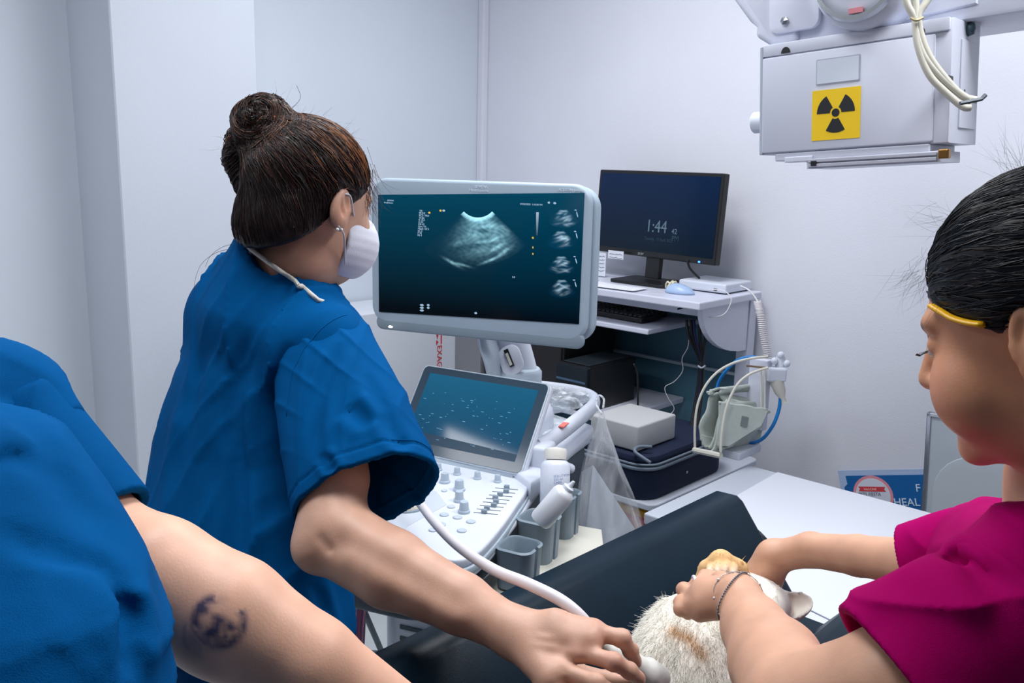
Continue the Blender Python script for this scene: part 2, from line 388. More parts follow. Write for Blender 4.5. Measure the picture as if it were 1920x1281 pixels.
mz = thing('computer_mouse', 'pale blue computer mouse on the cart edge', 'mouse', R(1.27, .31, 1.171), rot=RF.to_3x3().to_4x4())
bm = NB(); bmesh.ops.create_uvsphere(bm, u_segments=20, v_segments=12, radius=1)
for v in bm.verts:
    v.co = Vector((v.co.x*.052, v.co.y*.032, max(v.co.z, 0)*.032*(1-.25*v.co.x)))
bmesh.ops.transform(bm, matrix=Matrix.Translation((1.265, -.315, 1.171)) @ Matrix.Rotation(radians(10), 4, 'Z'), verts=bm.verts[:])
obj('body', bm, mat('mouse_blue', (168, 192, 226), .35), mz, RF, True)
obj('button_seam', tube(NB(), [(1.235, -.32, 1.199), (1.25, -.318, 1.2028), (1.262, -.316, 1.2045)], .001, 5), M_grey, mz, RF)
obj('cable', tb([W(1325, 543, 2.98), W(1355, 545, 2.95), W(1371, 560, 2.93), W(1362, 585, 2.93), W(1345, 594, 2.93), W(1320, 594, 2.95)], .0018, 6), M_cable, mz, I4, True)
cr = thing('cable_knot', 'knotted bundle of yellowish cable beside the pale blue mouse', 'cable', R(1.2, .3, 1.171))
bm = NB()
for k in range(3):
    q = Vector(R(1.205+.004*k, .285, 1.19))
    pts = [q+Vector((.014*cos(a*.785+k)+.004*k, .014*sin(a*.785+k*2), .012*sin(a*.785*2+k))) for a in range(8)]
    tube(bm, catmull(pts, 4, True), .0032, 6, closed=True)
obj('loops', bm, mat('yellowed_cable', (226, 220, 190), .5), cr, I4, True)
kb = thing('keyboard', 'black computer keyboard on the sliding tray', 'keyboard', R(.93, .25, 1.051), rot=RF.to_3x3().to_4x4())
KT = RF @ Matrix.Translation((1.135, -.33, 1.053)) @ Matrix.Rotation(radians(-3), 4, 'Z') @ Matrix.Rotation(radians(3), 4, 'X')
obj('base', bx((-.44, -.01, 0), (0, .135, .018), .003), M_black, kb, KT)
kp = bpy.data.meshes.new('key'); bmk = bx((-.0085, -.0085, 0), (.0085, .0085, .008), .002, 1); bmk.to_mesh(kp); bmk.free()
kp.materials.append(mat('key_black', (20, 22, 27), .35)); KL = MWD[kb.name].inverted() @ KT
for r_ in range(6):
    for c_ in range(21):
        o = bpy.data.objects.new('key', kp); link(o, kb)
        o.matrix_local = KL @ Matrix.Translation((-.428+c_*.0207, .003+r_*.0215, .0175))
bmo = thing('black_adapter', 'small black adapter box lying under the cart top', 'adapter', R(.97, .36, 1.051))
obj('casing', bx((.90, -.165, 1.051), (1.02, -.115, 1.085), .008), M_black, bmo, RF)
obj('socket', bx((.93, -.167, 1.062), (.95, -.164, 1.072)), M_dgrey, bmo, RF)
# cables
def cable(name, label, pts, r, m, cat='cable', seg=8):
    return tag(obj(name, tb(pts, r, seg), m, None, I4, True), label, cat)
M_bc = mat('cable_black', (14, 14, 18), .5); M_blue = mat('hose_blue', (10, 120, 196), .4); M_navy = mat('cable_navy', (20, 30, 80), .5)
cable('monitor_cable', 'black cable curving down behind the computer monitor', [W(1289, 488, 3.12), W(1293, 502, 3.13), W(1305, 516, 3.13), W(1312, 522, 3.13)], .004, M_bc)
bn = thing('cable_bundle', 'dark bundle of cables tied together behind the cart', 'cables', R(1.25, .08, .60))
for k, (dx, col) in enumerate(((-18, M_bc), (-10, M_bc), (-4, M_navy), (8, M_bc), (22, M_bc))):
    obj('cable', tb([W(1305+dx, 600, 3.02), W(1306+dx*.8, 630, 3.02), W(1314+dx*.15, 672, 3.04), W(1315+dx*.12, 690, 3.04), W(1309+dx*.25, 750, 3.04), W(1298+dx*.3, 815, 3.02)], .0055, 6), col, bn, I4, True)
obj('cable_tie', tb([W(1309, 686, 3.01), W(1315, 690, 3.0), W(1322, 686, 3.01)], .003, 6), M_white, bn, I4, True)
cable('thin_wire', 'thin white wire hanging in front of the grey cart back', [W(1292, 618, 3.05), W(1290, 650, 3.07), W(1279, 672, 3.07), W(1280, 695, 3.08), W(1265, 715, 3.08), W(1247, 726, 3.08), W(1252, 745, 3.08), W(1264, 766, 3.08), W(1254, 780, 3.08)], .0012, M_cable)
cable('power_lead', 'black lead running down beside the desktop computer', [W(1188, 682, 3.1), W(1195, 700, 3.1), W(1196, 740, 3.1), W(1196, 780, 3.1)], .0035, M_bc)
cable('tray_lead', 'black lead sagging under the cart top near the keyboard', [W(1270, 580, 3.0), W(1290, 574, 3.0), W(1310, 569, 3.0)], .003, M_bc)
# coiled cord
a_, b_ = [W(1388, 536, 2.93), W(1405, 545, 2.9), W(1420, 565, 2.88)], [W(1426, 590, 2.86), W(1432, 630, 2.84), W(1440, 668, 2.82)]
cc = thing('coiled_cord', 'white coiled cord hanging from the cart to the tap fitting', 'cord', b_[2])
obj('straight_lead', tb(a_+[b_[0]], .0028, 6), M_cable, cc, I4, True)
path = catmull(a_[2:]+b_, 50); pts = []
nP = len(path)
for i in range(nP*3):
    u = i/3; k0 = min(int(u), nP-2); p = path[k0]*(1-u+k0)+path[k0+1]*(u-k0); a = u*1.35
    pts.append(p+RT*cos(a)*.011+FW*sin(a)*.011)
obj('coil', tube(NB(), pts, .0022, 5), M_cable, cc, I4, True)
# basket, towel, tap fitting, hose
D0 = 2.72
rk = thing('wire_rack', 'cream wire rack on the cart post holding a folded towel', 'rack', W(1350, 850, D0))
h1 = [(1303, 846), (1303, 800), (1308, 760), (1322, 725), (1345, 698), (1375, 681), (1410, 672), (1440, 669)]
h2 = [(1351, 850), (1353, 815), (1362, 765), (1380, 725), (1402, 704), (1425, 694), (1440, 690)]
obj('hoop', tb([W(x, y, D0-.02) for x, y in h1], .004), M_cream, rk, I4, True)
obj('hoop', tb([W(x, y, D0-.1) for x, y in h2], .004), M_cream, rk, I4, True)
obj('bottom_bar', tb([W(1301, 844, D0-.02), W(1352, 855, D0-.1)], .009, n=1), M_cream, rk, I4, 40)
obj('back_wire', tb([W(1427, 692, D0), W(1427, 765, D0)], .003, n=1), M_cream, rk, I4, 40)
obj('back_wire', tb([W(1434, 692, D0), W(1434, 765, D0)], .003, n=1), M_cream, rk, I4, 40)
obj('top_wire', tb([W(1400, 686, D0), W(1440, 690, D0-.05)], .003, n=1), mat('rusty_wire', (120, 92, 72), .6), rk, I4, 40)
obj('holder_block', box(NB(), (-.04, -.05, -.012), (.04, .08, .012), .003, mt=Matrix.Translation(Vector(W(1380, 845, D0))) @ RF.to_3x3().to_4x4()), M_white, rk, I4)
obj('post_clamp', box(NB(), (-.03, -.01, -.10), (.03, .02, .12), .003, mt=Matrix.Translation(Vector(W(1420, 745, D0+.05))) @ RF.to_3x3().to_4x4()), M_wmetal, rk, I4)
tp = thing('tap_fitting', 'white plastic tap fitting beside the wire rack', 'tap', W(1455, 700, 2.74))
obj('valve_body', box(NB(), (-.03, -.025, -.022), (.03, .025, .02), .006, mt=Matrix.Translation(Vector(W(1453, 700, 2.74)))), M_white, tp, I4)
obj('tap_neck', tube(NB(), [W(1462, 690, 2.74), W(1464, 668, 2.74)], .014, 12), M_white, tp, I4, 40)
for (x, y) in ((1464, 666), (1475, 682), (1452, 677)):
    bm = NB(); bmesh.ops.create_uvsphere(bm, u_segments=12, v_segments=8, radius=.011, matrix=Matrix.Translation(Vector(W(x, y, 2.73)))); obj('knob', bm, M_white, tp, I4, True)
obj('outlet_cone', lathe([(0, 0), (.022, 0), (.017, .04), (.008, .06), (.01, .075), (0, .076)], 16, mt=align(W(1455, 712, 2.74), W(1463, 735, 2.74))), M_cream, tp, I4, 40)
hs = cable('blue_hose', 'bright blue hose looping round the wire rack', [W(1464, 742, 2.74), W(1460, 770, 2.74), W(1448, 800, 2.74), W(1425, 826, 2.74), W(1390, 832, 2.76), W(1360, 825, 2.80), W(1340, 780, 2.84), W(1345, 725, 2.85), W(1362, 695, 2.82), W(1385, 675, 2.80), W(1415, 670, 2.78), W(1448, 682, 2.76)], .0055, M_blue)
towel = thing('folded_towel', 'folded grey green towel held in the cream wire rack', 'towel', W(1360, 850, 2.7))
M_tw = mat('towel_grey_green', (186, 194, 188), .9, bump=.6, bscale=300, var=.08, vscale=20)
def fold(name, pts, w, d0, dd, th=.006):
    # a cloth strip whose outline is drawn as a path and which runs back in depth
    P2 = catmull([np.array(p, float) for p in pts], 7); bm_ = NB(); rows_ = []
    for j in range(9):
        u_ = j/8; rows_.append([bm_.verts.new(W(x+u_*w[0]+1.2*sin(u_*9+i*.5), y+u_*w[1]+1.0*sin(u_*7+i*.9), d0+u_*dd)) for i, (x, y) in enumerate(P2)])
    for a2, b2 in zip(rows_, rows_[1:]):
        for i in range(len(P2)-1): bm_.faces.new((a2[i], a2[i+1], b2[i+1], b2[i]))
    bmesh.ops.recalc_face_normals(bm_, faces=bm_.faces[:]); bmesh.ops.solidify(bm_, geom=bm_.faces[:], thickness=th)
    return obj(name, bm_, M_tw, towel, I4, True)
fold('outer_fold', [(1312, 826), (1310, 800), (1320, 775), (1330, 745), (1340, 736), (1352, 742), (1356, 760), (1345, 800), (1332, 838), (1316, 836), (1313, 815)], (70, 12), 2.70, .10)
fold('inner_fold', [(1316, 842), (1336, 842), (1348, 800), (1358, 756), (1366, 750), (1372, 770), (1364, 830), (1350, 846)], (60, 6), 2.68, .10)
fold('top_roll', [(1326, 738), (1332, 730), (1350, 728), (1352, 736), (1336, 742), (1326, 738)], (66, -8), 2.69, .10, .007)
fold('front_flap', [(1348, 752), (1372, 756), (1410, 762), (1440, 768), (1428, 780), (1424, 798), (1395, 812), (1366, 838), (1345, 838), (1346, 790), (1348, 752)], (4, 3), 2.66, .05, .008)
fl_ = quad([W(1352, 755, 2.655), W(1438, 770, 2.66), W(1425, 798, 2.66), W(1364, 836, 2.655), W(1346, 836, 2.655)])
bmesh.ops.subdivide_edges(fl_, edges=fl_.edges[:], cuts=3, use_grid_fill=True); bmesh.ops.solidify(fl_, geom=fl_.faces[:], thickness=.01)
obj('flap_face', fl_, M_tw, towel, I4)
obj('printed_mark', quad([W(1391, 780, 2.645), W(1404, 783, 2.645), W(1400, 802, 2.645), W(1388, 799, 2.645)]), mat('towel_print', (120, 128, 130), .9), towel, I4)
# carton by the left wall
ctn = thing('carton', 'tall white carton with red lettering standing in the corner', 'carton', R(.15, .75, 0), rot=RF.to_3x3().to_4x4())
obj('box_body', bx((.02, -1.1, 0), (.285, -.415, 1.03), .003), mat('carton_white', (214, 219, 228), .7, bump=.1, bscale=40), ctn, RF)
M_red = mat('red_ink', (206, 48, 62), .7)
rS = lambda x, y: (lambda r: toR(CAM + r*((K-CAM)@E1+.2865)/(r@E1)))(ray(x, y))
q0 = rS(820, 648)
text('EXAGE', .037, RF @ frameXZ(q0, (0, 0, -1), (0, 1, 0)), M_red, ctn, sx=.95)
q1 = rS(825, 638)
bm = prism([(0, 0), (.02, .006), (.0, .012)], 0, .0006); prism([(.022, 0), (.042, 0), (.03, .012)], 0, .0006, bm=bm); prism([(0, .024), (.04, .024), (.04, .03), (0, .03)], 0, .0006, bm=bm)
obj('logo_mark', bm, M_red, ctn, RF @ frameXZ(rS(818, 628), (0, 0, -1), (0, 1, 0)))
# ------------------------------------------------------------------ tables
tbl = thing('side_table', 'white side table against the wall beside the computer cart', 'table', R(2.3, .8, 0), rot=RF.to_3x3().to_4x4())
obj('table_top', bx((1.67, -1.06, .69), (3.2, -.52, .72), .004), mat('table_laminate', (186, 193, 204), .45), tbl, RF)
for a_ in ((1.74, .98), (3.1, .98), (1.74, .58), (3.1, .58)): obj('leg', tube(NB(), [(a_[0], -a_[1], 0), (a_[0], -a_[1], .69)], .018, 12), M_lgrey, tbl, RF, 40)
ex = thing('exam_table', 'white exam table under the black trough cushion', 'table', R(2.35, 1.9, 0), rot=RF.to_3x3().to_4x4())
obj('table_top', bx((1.985, -2.45, .66), (2.575, -1.065, .72), .006), M_wmetal, ex, RF)
obj('pedestal', bx((2.1, -2.2, .06), (2.48, -1.4, .66), .02), M_lgrey, ex, RF)
obj('foot_plate', bx((2.03, -2.3, 0), (2.53, -1.3, .06), .01), M_grey, ex, RF)
sh = obj('paper_sheet', prism([(1.765, -.525), (3.15, -.525), (3.15, -1.04), (2.57, -1.07), (2.57, -1.32), (1.99, -1.2), (1.99, -1.05), (1.79, -1.03)], .7215, .7235), mat('sheet_paper', (212, 216, 226), .75, bump=.15, bscale=14), None, RF)
tag(sh, 'white paper sheet spread over the tables beyond the black cushion', 'paper')
# trough cushion: one thing, padded walls
tr = thing('trough_cushion', 'black leatherette V shaped trough cushion holding the dog', 'cushion', R(2.25, 1.9, .724), rot=RF.to_3x3().to_4x4())
def cushion(poly, y0, y1, bev=.012):
    m = Matrix(((1, 0, 0, 0), (0, 0, 1, 0), (0, 1, 0, 0), (0, 0, 0, 1)))
    bm = prism(poly, y0, y1, bev, mt=m, seg=3); bmesh.ops.recalc_face_normals(bm, faces=bm.faces[:]); return bm
obj('left_wall', cushion([(2.0, .726), (2.02, .94), (2.035, .955), (2.078, .957), (2.092, .948), (2.235, .765), (2.235, .726)], -2.44, -1.335), M_dark, tr, RF, 50)
obj('right_wall', cushion([(2.275, .726), (2.28, .765), (2.36, .862), (2.385, .874), (2.50, .862), (2.53, .84), (2.54, .726)], -2.44, -1.40), M_dark, tr, RF, 50)
obj('base_pad', cushion([(2.225, .726), (2.225, .768), (2.29, .768), (2.29, .726)], -2.44, -1.36, .004), M_dark, tr, RF, 50)
cable('floor_lead', 'dark lead curving across the white table past the cushion end', [W(1398, 984, 2.0), W(1420, 996, 2.1), W(1436, 1012, 2.15), W(1470, 1050, 2.1)], .004, M_bc)
# poster and framed board
pos = thing('event_poster', 'blue poster with a round pink seal low on the wall', 'poster', R(1.9, .02, .35))
pa = R(1.745, .012, .592); ud = Vector(R(2.0, .012, .663)-pa).normalized(); PF = frameXZ(pa, ud, (0, 0, 1))
obj('paper', box(NB(), (-.012, -.32, 0), (.36, .006, .001)), mat('poster_pale', (176, 198, 232), .6), pos, PF)
obj('blue_panel', prism([(.012, -.012), (.34, -.012), (.34, -.3), (.012, -.3), (.012, -.1), (.0, -.08), (.002, -.05), (.014, -.04)], .001, .0016), mat('poster_blue', (4, 98, 168), .6), pos, PF)
def disc(r, x, y, z, h=.0005): return lathe([(0, z), (r, z), (r, z+h), (0, z+h)], 32, mt=Matrix.Translation((x, y, 0)))
obj('seal', disc(.066, .095, -.078, .0017), mat('seal_pink', (232, 150, 162), .6), pos, PF)
obj('seal_face', disc(.057, .095, -.078, .0023), mat('seal_face', (222, 226, 240), .6), pos, PF)
obj('seal_ribbon', prism([(.05, -.048), (.055, -.055), (.05, -.064), (.14, -.066), (.135, -.058), (.14, -.050)], .003, .0035), mat('ribbon_red', (214, 66, 76), .6), pos, PF)
M_dk = mat('print_dark', (60, 58, 84), .6); M_pw = mat('print_white', (226, 240, 252), .6)
text('PETS FIESTA', .0165, PF @ Matrix.Translation((.047, -.080, .003)), M_dk, pos, sx=.85)
text('VACCINE', .010, PF @ Matrix.Translation((.068, -.061, .0037)), mat('seal_cream', (250, 214, 200), .6), pos)
text('F', .035, PF @ Matrix.Translation((.235, -.066, .0018)), M_pw, pos, ext=.001)
text('HEAL', .035, PF @ Matrix.Translation((.158, -.112, .0018)), M_pw, pos, ext=.001)
bd = thing('framed_board', 'white board with a thin metal edge leaning by the wall', 'board', R(2.3, .2, 0))
BF = RF @ Matrix.Translation((2.045, -.17, .895)) @ Matrix.Rotation(radians(-3), 4, 'Y')
obj('board_sheet', bx((.006, 0, -.88), (.9, .01, -.006)), mat('board_grey', (186, 196, 204), .35, var=.03), bd, BF)
for a_, b_ in (((0, -.005, -.89), (.012, .015, 0)), ((0, -.005, -.012), (.91, .015, 0)), ((.9, -.005, -.89), (.912, .015, 0))): obj('metal_edge', bx(a_, b_, .002), M_steel, bd, BF)
obj('rounded_insert', prism([(x, z) for x, z in rrect(.03, -.8, .7, -.11, .12)], 0, .004, .002, mt=Matrix(((1, 0, 0, 0), (0, 0, -1, 0), (0, 1, 0, 0), (0, 0, 0, 1)))), mat('insert_grey', (196, 205, 212), .4), bd, BF)
# ------------------------------------------------------------------ ultrasound machine (machine frame: x right, y away, z up)
us = thing('ultrasound_machine', 'large grey and white ultrasound machine with scan image on its screen', 'ultrasound machine', Mp(0, 0, 0), rot=MF.to_3x3().to_4x4())
XZ = Matrix(((1, 0, 0, 0), (0, 0, -1, 0), (0, 1, 0, 0), (0, 0, 0, 1)))   # prism z -> -y (towards the viewer)
YC = Matrix.Translation((0, 0, 0))
hs_ = obj('monitor_housing', prism(rrect(-.312, 1.178, .268, 1.546, .045, 8), -.028, 0, .008, mt=XZ, seg=3), M_bez, us, MF, 50)
obj('monitor_back', prism(rrect(-.300, 1.172, .280, 1.540, .05, 8), -.055, -.027, .012, mt=XZ, seg=3), M_bez, us, MF, 50)
obj('lower_lip', prism(rrect(-.300, 1.160, .262, 1.20, .018, 5), -.02, -.0005, .006, mt=XZ), M_grey, us, MF, 50)
q = [My(712, 365, 0), My(1095, 362, 0), My(1086, 607, 0), My(708, 585, 0)]
sx0, sx1, sz0, sz1 = -.289, .2505, 1.214, 1.516
scn_ = obj('scan_screen', prism([(sx0, 1.206), (sx1, 1.222), (sx1+.002, 1.527), (sx0, 1.504)], .0, .002, mt=XZ), emis('scan_screen_glow', (1, 5, 12), (0, 66, 92), 'Z', .05, 1.05, st=1.0), us, MF)  # screen glow gradient; its teal top is partly a painted reflection
# scan image: an annular fan with echo texture (flat picture on the screen)
def scan_mat(name, scale, base=(70, 130, 150), dark=(0, 26, 42), lo=.45, hi=.75, st=1.0):
    m = mat(name, (0, 0, 0), .2); nt = m.node_tree; b = nt.nodes['Principled BSDF']; L = nt.links
    tc = nt.nodes.new('ShaderNodeTexCoord'); mp = nt.nodes.new('ShaderNodeMapping'); mp.inputs['Scale'].default_value = (scale, scale, scale*2.4); mp.inputs['Rotation'].default_value = (0, radians(22), 0)
    n = nt.nodes.new('ShaderNodeTexNoise'); n.inputs['Scale'].default_value = 1; n.inputs['Detail'].default_value = 5; n.inputs['Distortion'].default_value = .6
    L.new(tc.outputs['Object'], mp.inputs[0]); L.new(mp.outputs[0], n.inputs['Vector'])
    rp = nt.nodes.new('ShaderNodeValToRGB'); L.new(n.outputs[0], rp.inputs[0])
    rp.color_ramp.elements[0].position = lo; rp.color_ramp.elements[0].color = s2l(dark)
    rp.color_ramp.elements[1].position = hi; rp.color_ramp.elements[1].color = s2l(base)
    at = nt.nodes.new('ShaderNodeAttribute'); at.attribute_name = 'Col'
    ml = nt.nodes.new('ShaderNodeMixRGB'); ml.blend_type = 'ADD'; ml.inputs[0].default_value = 1
    m2 = nt.nodes.new('ShaderNodeMixRGB'); m2.blend_type = 'MULTIPLY'; m2.inputs[0].default_value = 1
    L.new(rp.outputs[0], m2.inputs[1]); L.new(at.outputs['Alpha'], m2.inputs[2])
    L.new(m2.outputs[0], ml.inputs[1]); L.new(at.outputs['Color'], ml.inputs[2])
    L.new(ml.outputs[0], b.inputs['Emission Color']); b.inputs['Emission Strength'].default_value = st
    m.use_nodes = True
    return m
def screen_pt(px, py, off=.0026): v = My(px, py, 0); return Vector((v[0], -off, v[2]))
def fan(name, cx, cy, r0, r1, a0, a1, colf, m, nr=14, na=28, off=.0026):
    """annular sector in target pixels laid on the screen plane; colf(u,v)->(r,g,b,a): u across, v depth"""
    bm = NB(); lay = bm.loops.layers.float_color.new('Col'); g = []
    for i in range(nr+1):
        row = []
        for j in range(na+1):
            a = radians(a0+(a1-a0)*j/na); r = r0+(r1-r0)*i/nr
            row.append((bm.verts.new(screen_pt(cx+r*sin(a), cy+r*cos(a), off)), colf(j/na, i/nr)))
        g.append(row)
    for i in range(nr):
        for j in range(na):
            qd = (g[i][j], g[i+1][j], g[i+1][j+1], g[i][j+1])
            f = bm.faces.new([x[0] for x in qd])
            for l, x in zip(f.loops, qd): l[lay] = x[1]
    return obj(name, bm, m, scn_, MF)
SM = scan_mat('scan_echo', 38, base=(150, 180, 200), dark=(0, 26, 40), lo=.40, hi=.74)
def scrbg(py):
    t_ = min(1, max(0, ((607-py)/242-.05)/1.0)); a_, b_ = s2l((1, 5, 12)), s2l((0, 66, 92)); return [a_[i]+(b_[i]-a_[i])*t_ for i in range(3)]
def cf(u, v):
    e = max(0, 1-abs(u-.5)*2)**.35
    fade = (1-v)**.7*e
    if v > .78: fade = .25*e*(1 if .35 > u > .05 or .95 > u > .62 else .05)
    top = .45 if v < .07 else 0
    side = .09*max(0, (u-.5)*2)*(1-v)
    return (top*.8+.0*fade, top*.9+.035*fade+side, top+.055*fade+side, min(1, .75*fade+.12*(v < .8)*e))
def gsum(px, py, L_):
    s = 0
    for (x, y, l, w_, a, am) in L_:
        c_, s_ = cos(radians(a)), sin(radians(a)); dx, dy = px-x, py-y; p = (dx*c_+dy*s_)/l; q_ = (-dx*s_+dy*c_)/w_; s += am*math.exp(-p*p-q_*q_)
    return s
GL = [(915, 425, 14, 3, -12, .3), (928, 448, 12, 3, -20, .35), (912, 453, 18, 2.5, -8, .4), (934, 463, 14, 3.5, -32, .6), (946, 472, 12, 3, -35, .6), (922, 487, 16, 2, -22, .6), (900, 440, 12, 3, -6, .2), (858, 456, 10, 5, -10, .3), (848, 492, 14, 2.2, 30, .5), (866, 496, 14, 1.8, 15, .4), (890, 414, 24, 4, 8, .3), (950, 428, 12, 7, 40, .35), (880, 445, 26, 16, -20, .25), (905, 470, 30, 9, -12, .16), (895, 425, 40, 12, 0, .2), (930, 440, 22, 16, 30, .18)]
GD = [(905, 432, 14, 5, 10, .35), (935, 415, 9, 4, 30, .3), (880, 462, 18, 4, -10, .3)]
def scrbg(py):  # same screen gradient, painted reflection included
    t_ = min(1, max(0, ((607-py)/242-.05)/1.0)); a_, b_ = s2l((1, 5, 12)), s2l((0, 66, 92)); return [a_[i]+(b_[i]-a_[i])*t_ for i in range(3)]
def cf(u, v):
    a = radians(-47+94*u); r = 36+104*v; px, py = 897+r*sin(a), 372+r*cos(a)
    e = min(1, (1-abs(u-.5)*2)*5)*(1 if u > .5 else min(1, max(0, (u-.02)*2.2)))
    nz = .5+.5*sin(px*.35+2*sin(py*.21))*sin(py*.5+1.5*sin(px*.17)); nz2 = sin(px*1.1+3*sin(py*.6))*sin(py*1.3+2*sin(px*.5))
    g_ = max(0, gsum(px, py, GL)-gsum(px, py, GD)); body_ = max(0, 1-v*1.15)**.8*e
    top = max(0, 1-v/.075)**.5*.8 if v < .075 else 0
    b_ = body_*(.04+.09*nz)+g_*(.30+.22*nz+.12*nz2)*(e if v < .75 else 1)+top*.6
    b_ = max(b_, 0)
    b_ *= 2.0
    bg_ = scrbg(py); return (bg_[0]+b_*.5, bg_[1]+b_*.97+.02*body_, bg_[2]+b_*1.12+.03*body_, 0)
fan('scan_image', 897, 372, 36, 140, -47, 47, cf, SM, 56, 90)
M_tk = mat('screen_marks', (150, 176, 196), .4, emit=.55)
M_tky = mat('screen_mark_yellow', (210, 170, 60), .4, emit=.5)
def splat(name, pts, wpx, m, off=.0032, par=scn_):
    bm = NB()
    for (x, y, l, a) in pts:
        dx, dy = cos(radians(a))*l/2, sin(radians(a))*l/2; nx, ny = -sin(radians(a))*wpx/2, cos(radians(a))*wpx/2
        bm.faces.new([bm.verts.new(screen_pt(x+p*dx+s*nx, y+p*dy+s*ny, off)) for p, s in ((-1, -.3), (-.4, -1), (.5, -1), (1, .2), (.4, 1), (-.5, .8))])
    return tag(obj(name, bm, m, par, MF), kind='stuff')
M_echo = mat('echo_bright', (96, 140, 164), .4, emit=.75); M_echo2 = mat('echo_soft', (22, 84, 104), .4, emit=.7)
0 and splat('echo_streaks', [(915, 425, 26, -12), (928, 448, 22, -20), (912, 452, 30, -8), (932, 462, 24, -32), (945, 470, 24, -35), (925, 485, 34, -22), (905, 440, 20, -6), (940, 438, 14, -30), (868, 455, 18, -10), (846, 492, 16, 35), (852, 494, 34, 22), (840, 488, 12, 40), (890, 415, 24, 10), (955, 425, 20, 40)], 4, M_echo)
0 and splat('echo_haze', [(875, 440, 60, -20), (905, 470, 70, -12), (930, 420, 44, 20), (870, 478, 50, 10), (900, 415, 60, 5), (950, 450, 40, 45)], 14, M_echo2, .0029)
for k, y in enumerate((410, 450, 497, 541)):
    ax_ = 1054+(3, -2, -1, 0)[k]
    gl = [(ax_+random.uniform(-14, 14), y+random.uniform(-10, 13), random.uniform(3, 8), random.uniform(1, 2), random.uniform(-40, 20), random.uniform(.5, 1.1)) for _ in range(14)]+[(ax_, y-14, 12, 1.6, 0, .9), (ax_+4, y-2, 12, 2, -20, 1)]
    def cft(u, v, ax_=ax_, y=y, gl=gl):
        a = radians(-46+92*u); r = 8+34*v; px, py = ax_+r*sin(a), y-24+r*cos(a); e = min(1, (1-abs(u-.5)*2)*3)*(1-v*.6)
        g_ = gsum(px, py, gl)*.5*e; bg_ = scrbg(py); return (bg_[0]+g_*.6, bg_[1]+g_*.85+.02*e, bg_[2]+g_+.045*e, 0)
    fan('thumbnail_image', ax_, y-24, 8, 42, -46, 46, cft, SM, 22, 30)
    splat('thumbnail_mark', [(1080-k*1, y-16, 5, 0), (1083-k*1, y-8, 12, 75)], 2, M_tk)
bm = NB(); lay = bm.loops.layers.float_color.new('Col')
f = bm.faces.new([bm.verts.new(screen_pt(*p)) for p in ((1006, 398), (1011, 398), (1009, 442), (1006, 442))])
for l, c_ in zip(f.loops, ((.4, .48, .6, 0), (.4, .48, .6, 0), (.02, .05, .1, 0), (.02, .05, .1, 0))): l[lay] = c_
obj('grey_scale_bar', bm, SM, scn_, MF)
lines = ['TIS', 'MI 0.9', '8C3 / Abd', '16 fps', 'R 10.5', 'G 54', 'DR 65', 'Gen / M', 'MapE / ST3', 'SC 2', 'P 92', 'FR 4']
for k, s_ in enumerate(lines):
    v = screen_pt(787-k*.3, 397+k*4.15)
    text(s_, .0066, MF @ frameXZ(v, (1, 0, 0), (0, 0, 1)), M_tk, scn_, 'screen_lettering')
for s_, x, y, z_ in (('SIEMENS', 727, 377, .005), ('Healthineers', 721, 381, .005), ('04/26/2022  1:42:30 PM', 976, 384, .0058), ('5.0', 961, 521, .0062)):
    text(s_, z_, MF @ frameXZ(screen_pt(x, y), (1, 0, 0), (0, 0, 1)), M_tk, scn_, 'screen_lettering')
splat('status_dots', [(1030, 380, 5, 0), (1041, 381, 6, 0), (833, 395, 6, 0), (893, 587, 6, 0), (792, 572, 8, 0), (792, 577, 8, 0), (792, 582, 8, 0), (804, 572, 6, 0), (804, 577, 6, 0)], 4, M_tk)
splat('status_dots', [(806, 399, 5, 0), (1000, 446, 4, 0), (1000, 464, 3, 0), (1000, 476, 3, 0), (827, 395, 5, 0)], 4, M_tky)
M_logo = mat('logo_white', (222, 232, 244), .4)
for s_, x, y, z_ in (('SIEMENS', 889, 353, .0098), ('Healthineers', 880, 359, .0098), ('ACUSON Juniper', 1047, 358, .0085)):
    text(s_, z_, MF @ frameXZ(Vector((My(x, y, 0)[0], -.0008, My(x, y, 0)[2])), (1, 0, 0), (0, 0, 1)), M_logo, us)
bm = NB(); bmesh.ops.create_uvsphere(bm, u_segments=10, v_segments=8, radius=.005, matrix=Matrix.Translation((My(738, 611, 0)[0], -.016, My(738, 611, 0)[2])) @ Matrix.Diagonal((1.3, .5, .6, 1)))
obj('power_light', bm, mat('led_lamp', (255, 255, 250), .3, emit=2), us, MF, True)
# arm
def rbar(pts, flat, m, name, up=(0, 1, 0), seg=16, n=6, par=us):
    return obj(name, tube(NB(), catmull(pts, n), 1, seg, flat=flat, up=up), m, par, MF, 45)
rbar([(-.01, .13, 1.24), (.01, .13, 1.17), (.035, .13, 1.10), (.052, .13, 1.045)], (.052, .035), M_white, 'monitor_arm')
obj('arm_side', tube(NB(), catmull([(-.03, .10, 1.20), (-.02, .09, 1.14), (.0, .085, 1.09), (.012, .09, 1.03), (.012, .09, .99)], 6), 1, 12, flat=(.02, .05), up=(0, 1, 0)), M_lgrey, us, MF, 45)
obj('arm_joint', lathe([(0, .965), (.058, .965), (.058, 1.062), (.052, 1.07), (0, 1.072)], 28, mt=Matrix.Translation((.056, .12, 0))), M_lgrey, us, MF, 40)
obj('arm_cap', prism([(x, y) for x, y in rrect(-.035, -.03, .045, .03, .026, 6)], 0, .006, .002, mt=Matrix.Translation((.045, .085, 1.1)) @ Matrix.Rotation(radians(68), 4, 'X') @ Matrix.Rotation(radians(-62), 4, 'Z')), M_white, us, MF, 40)
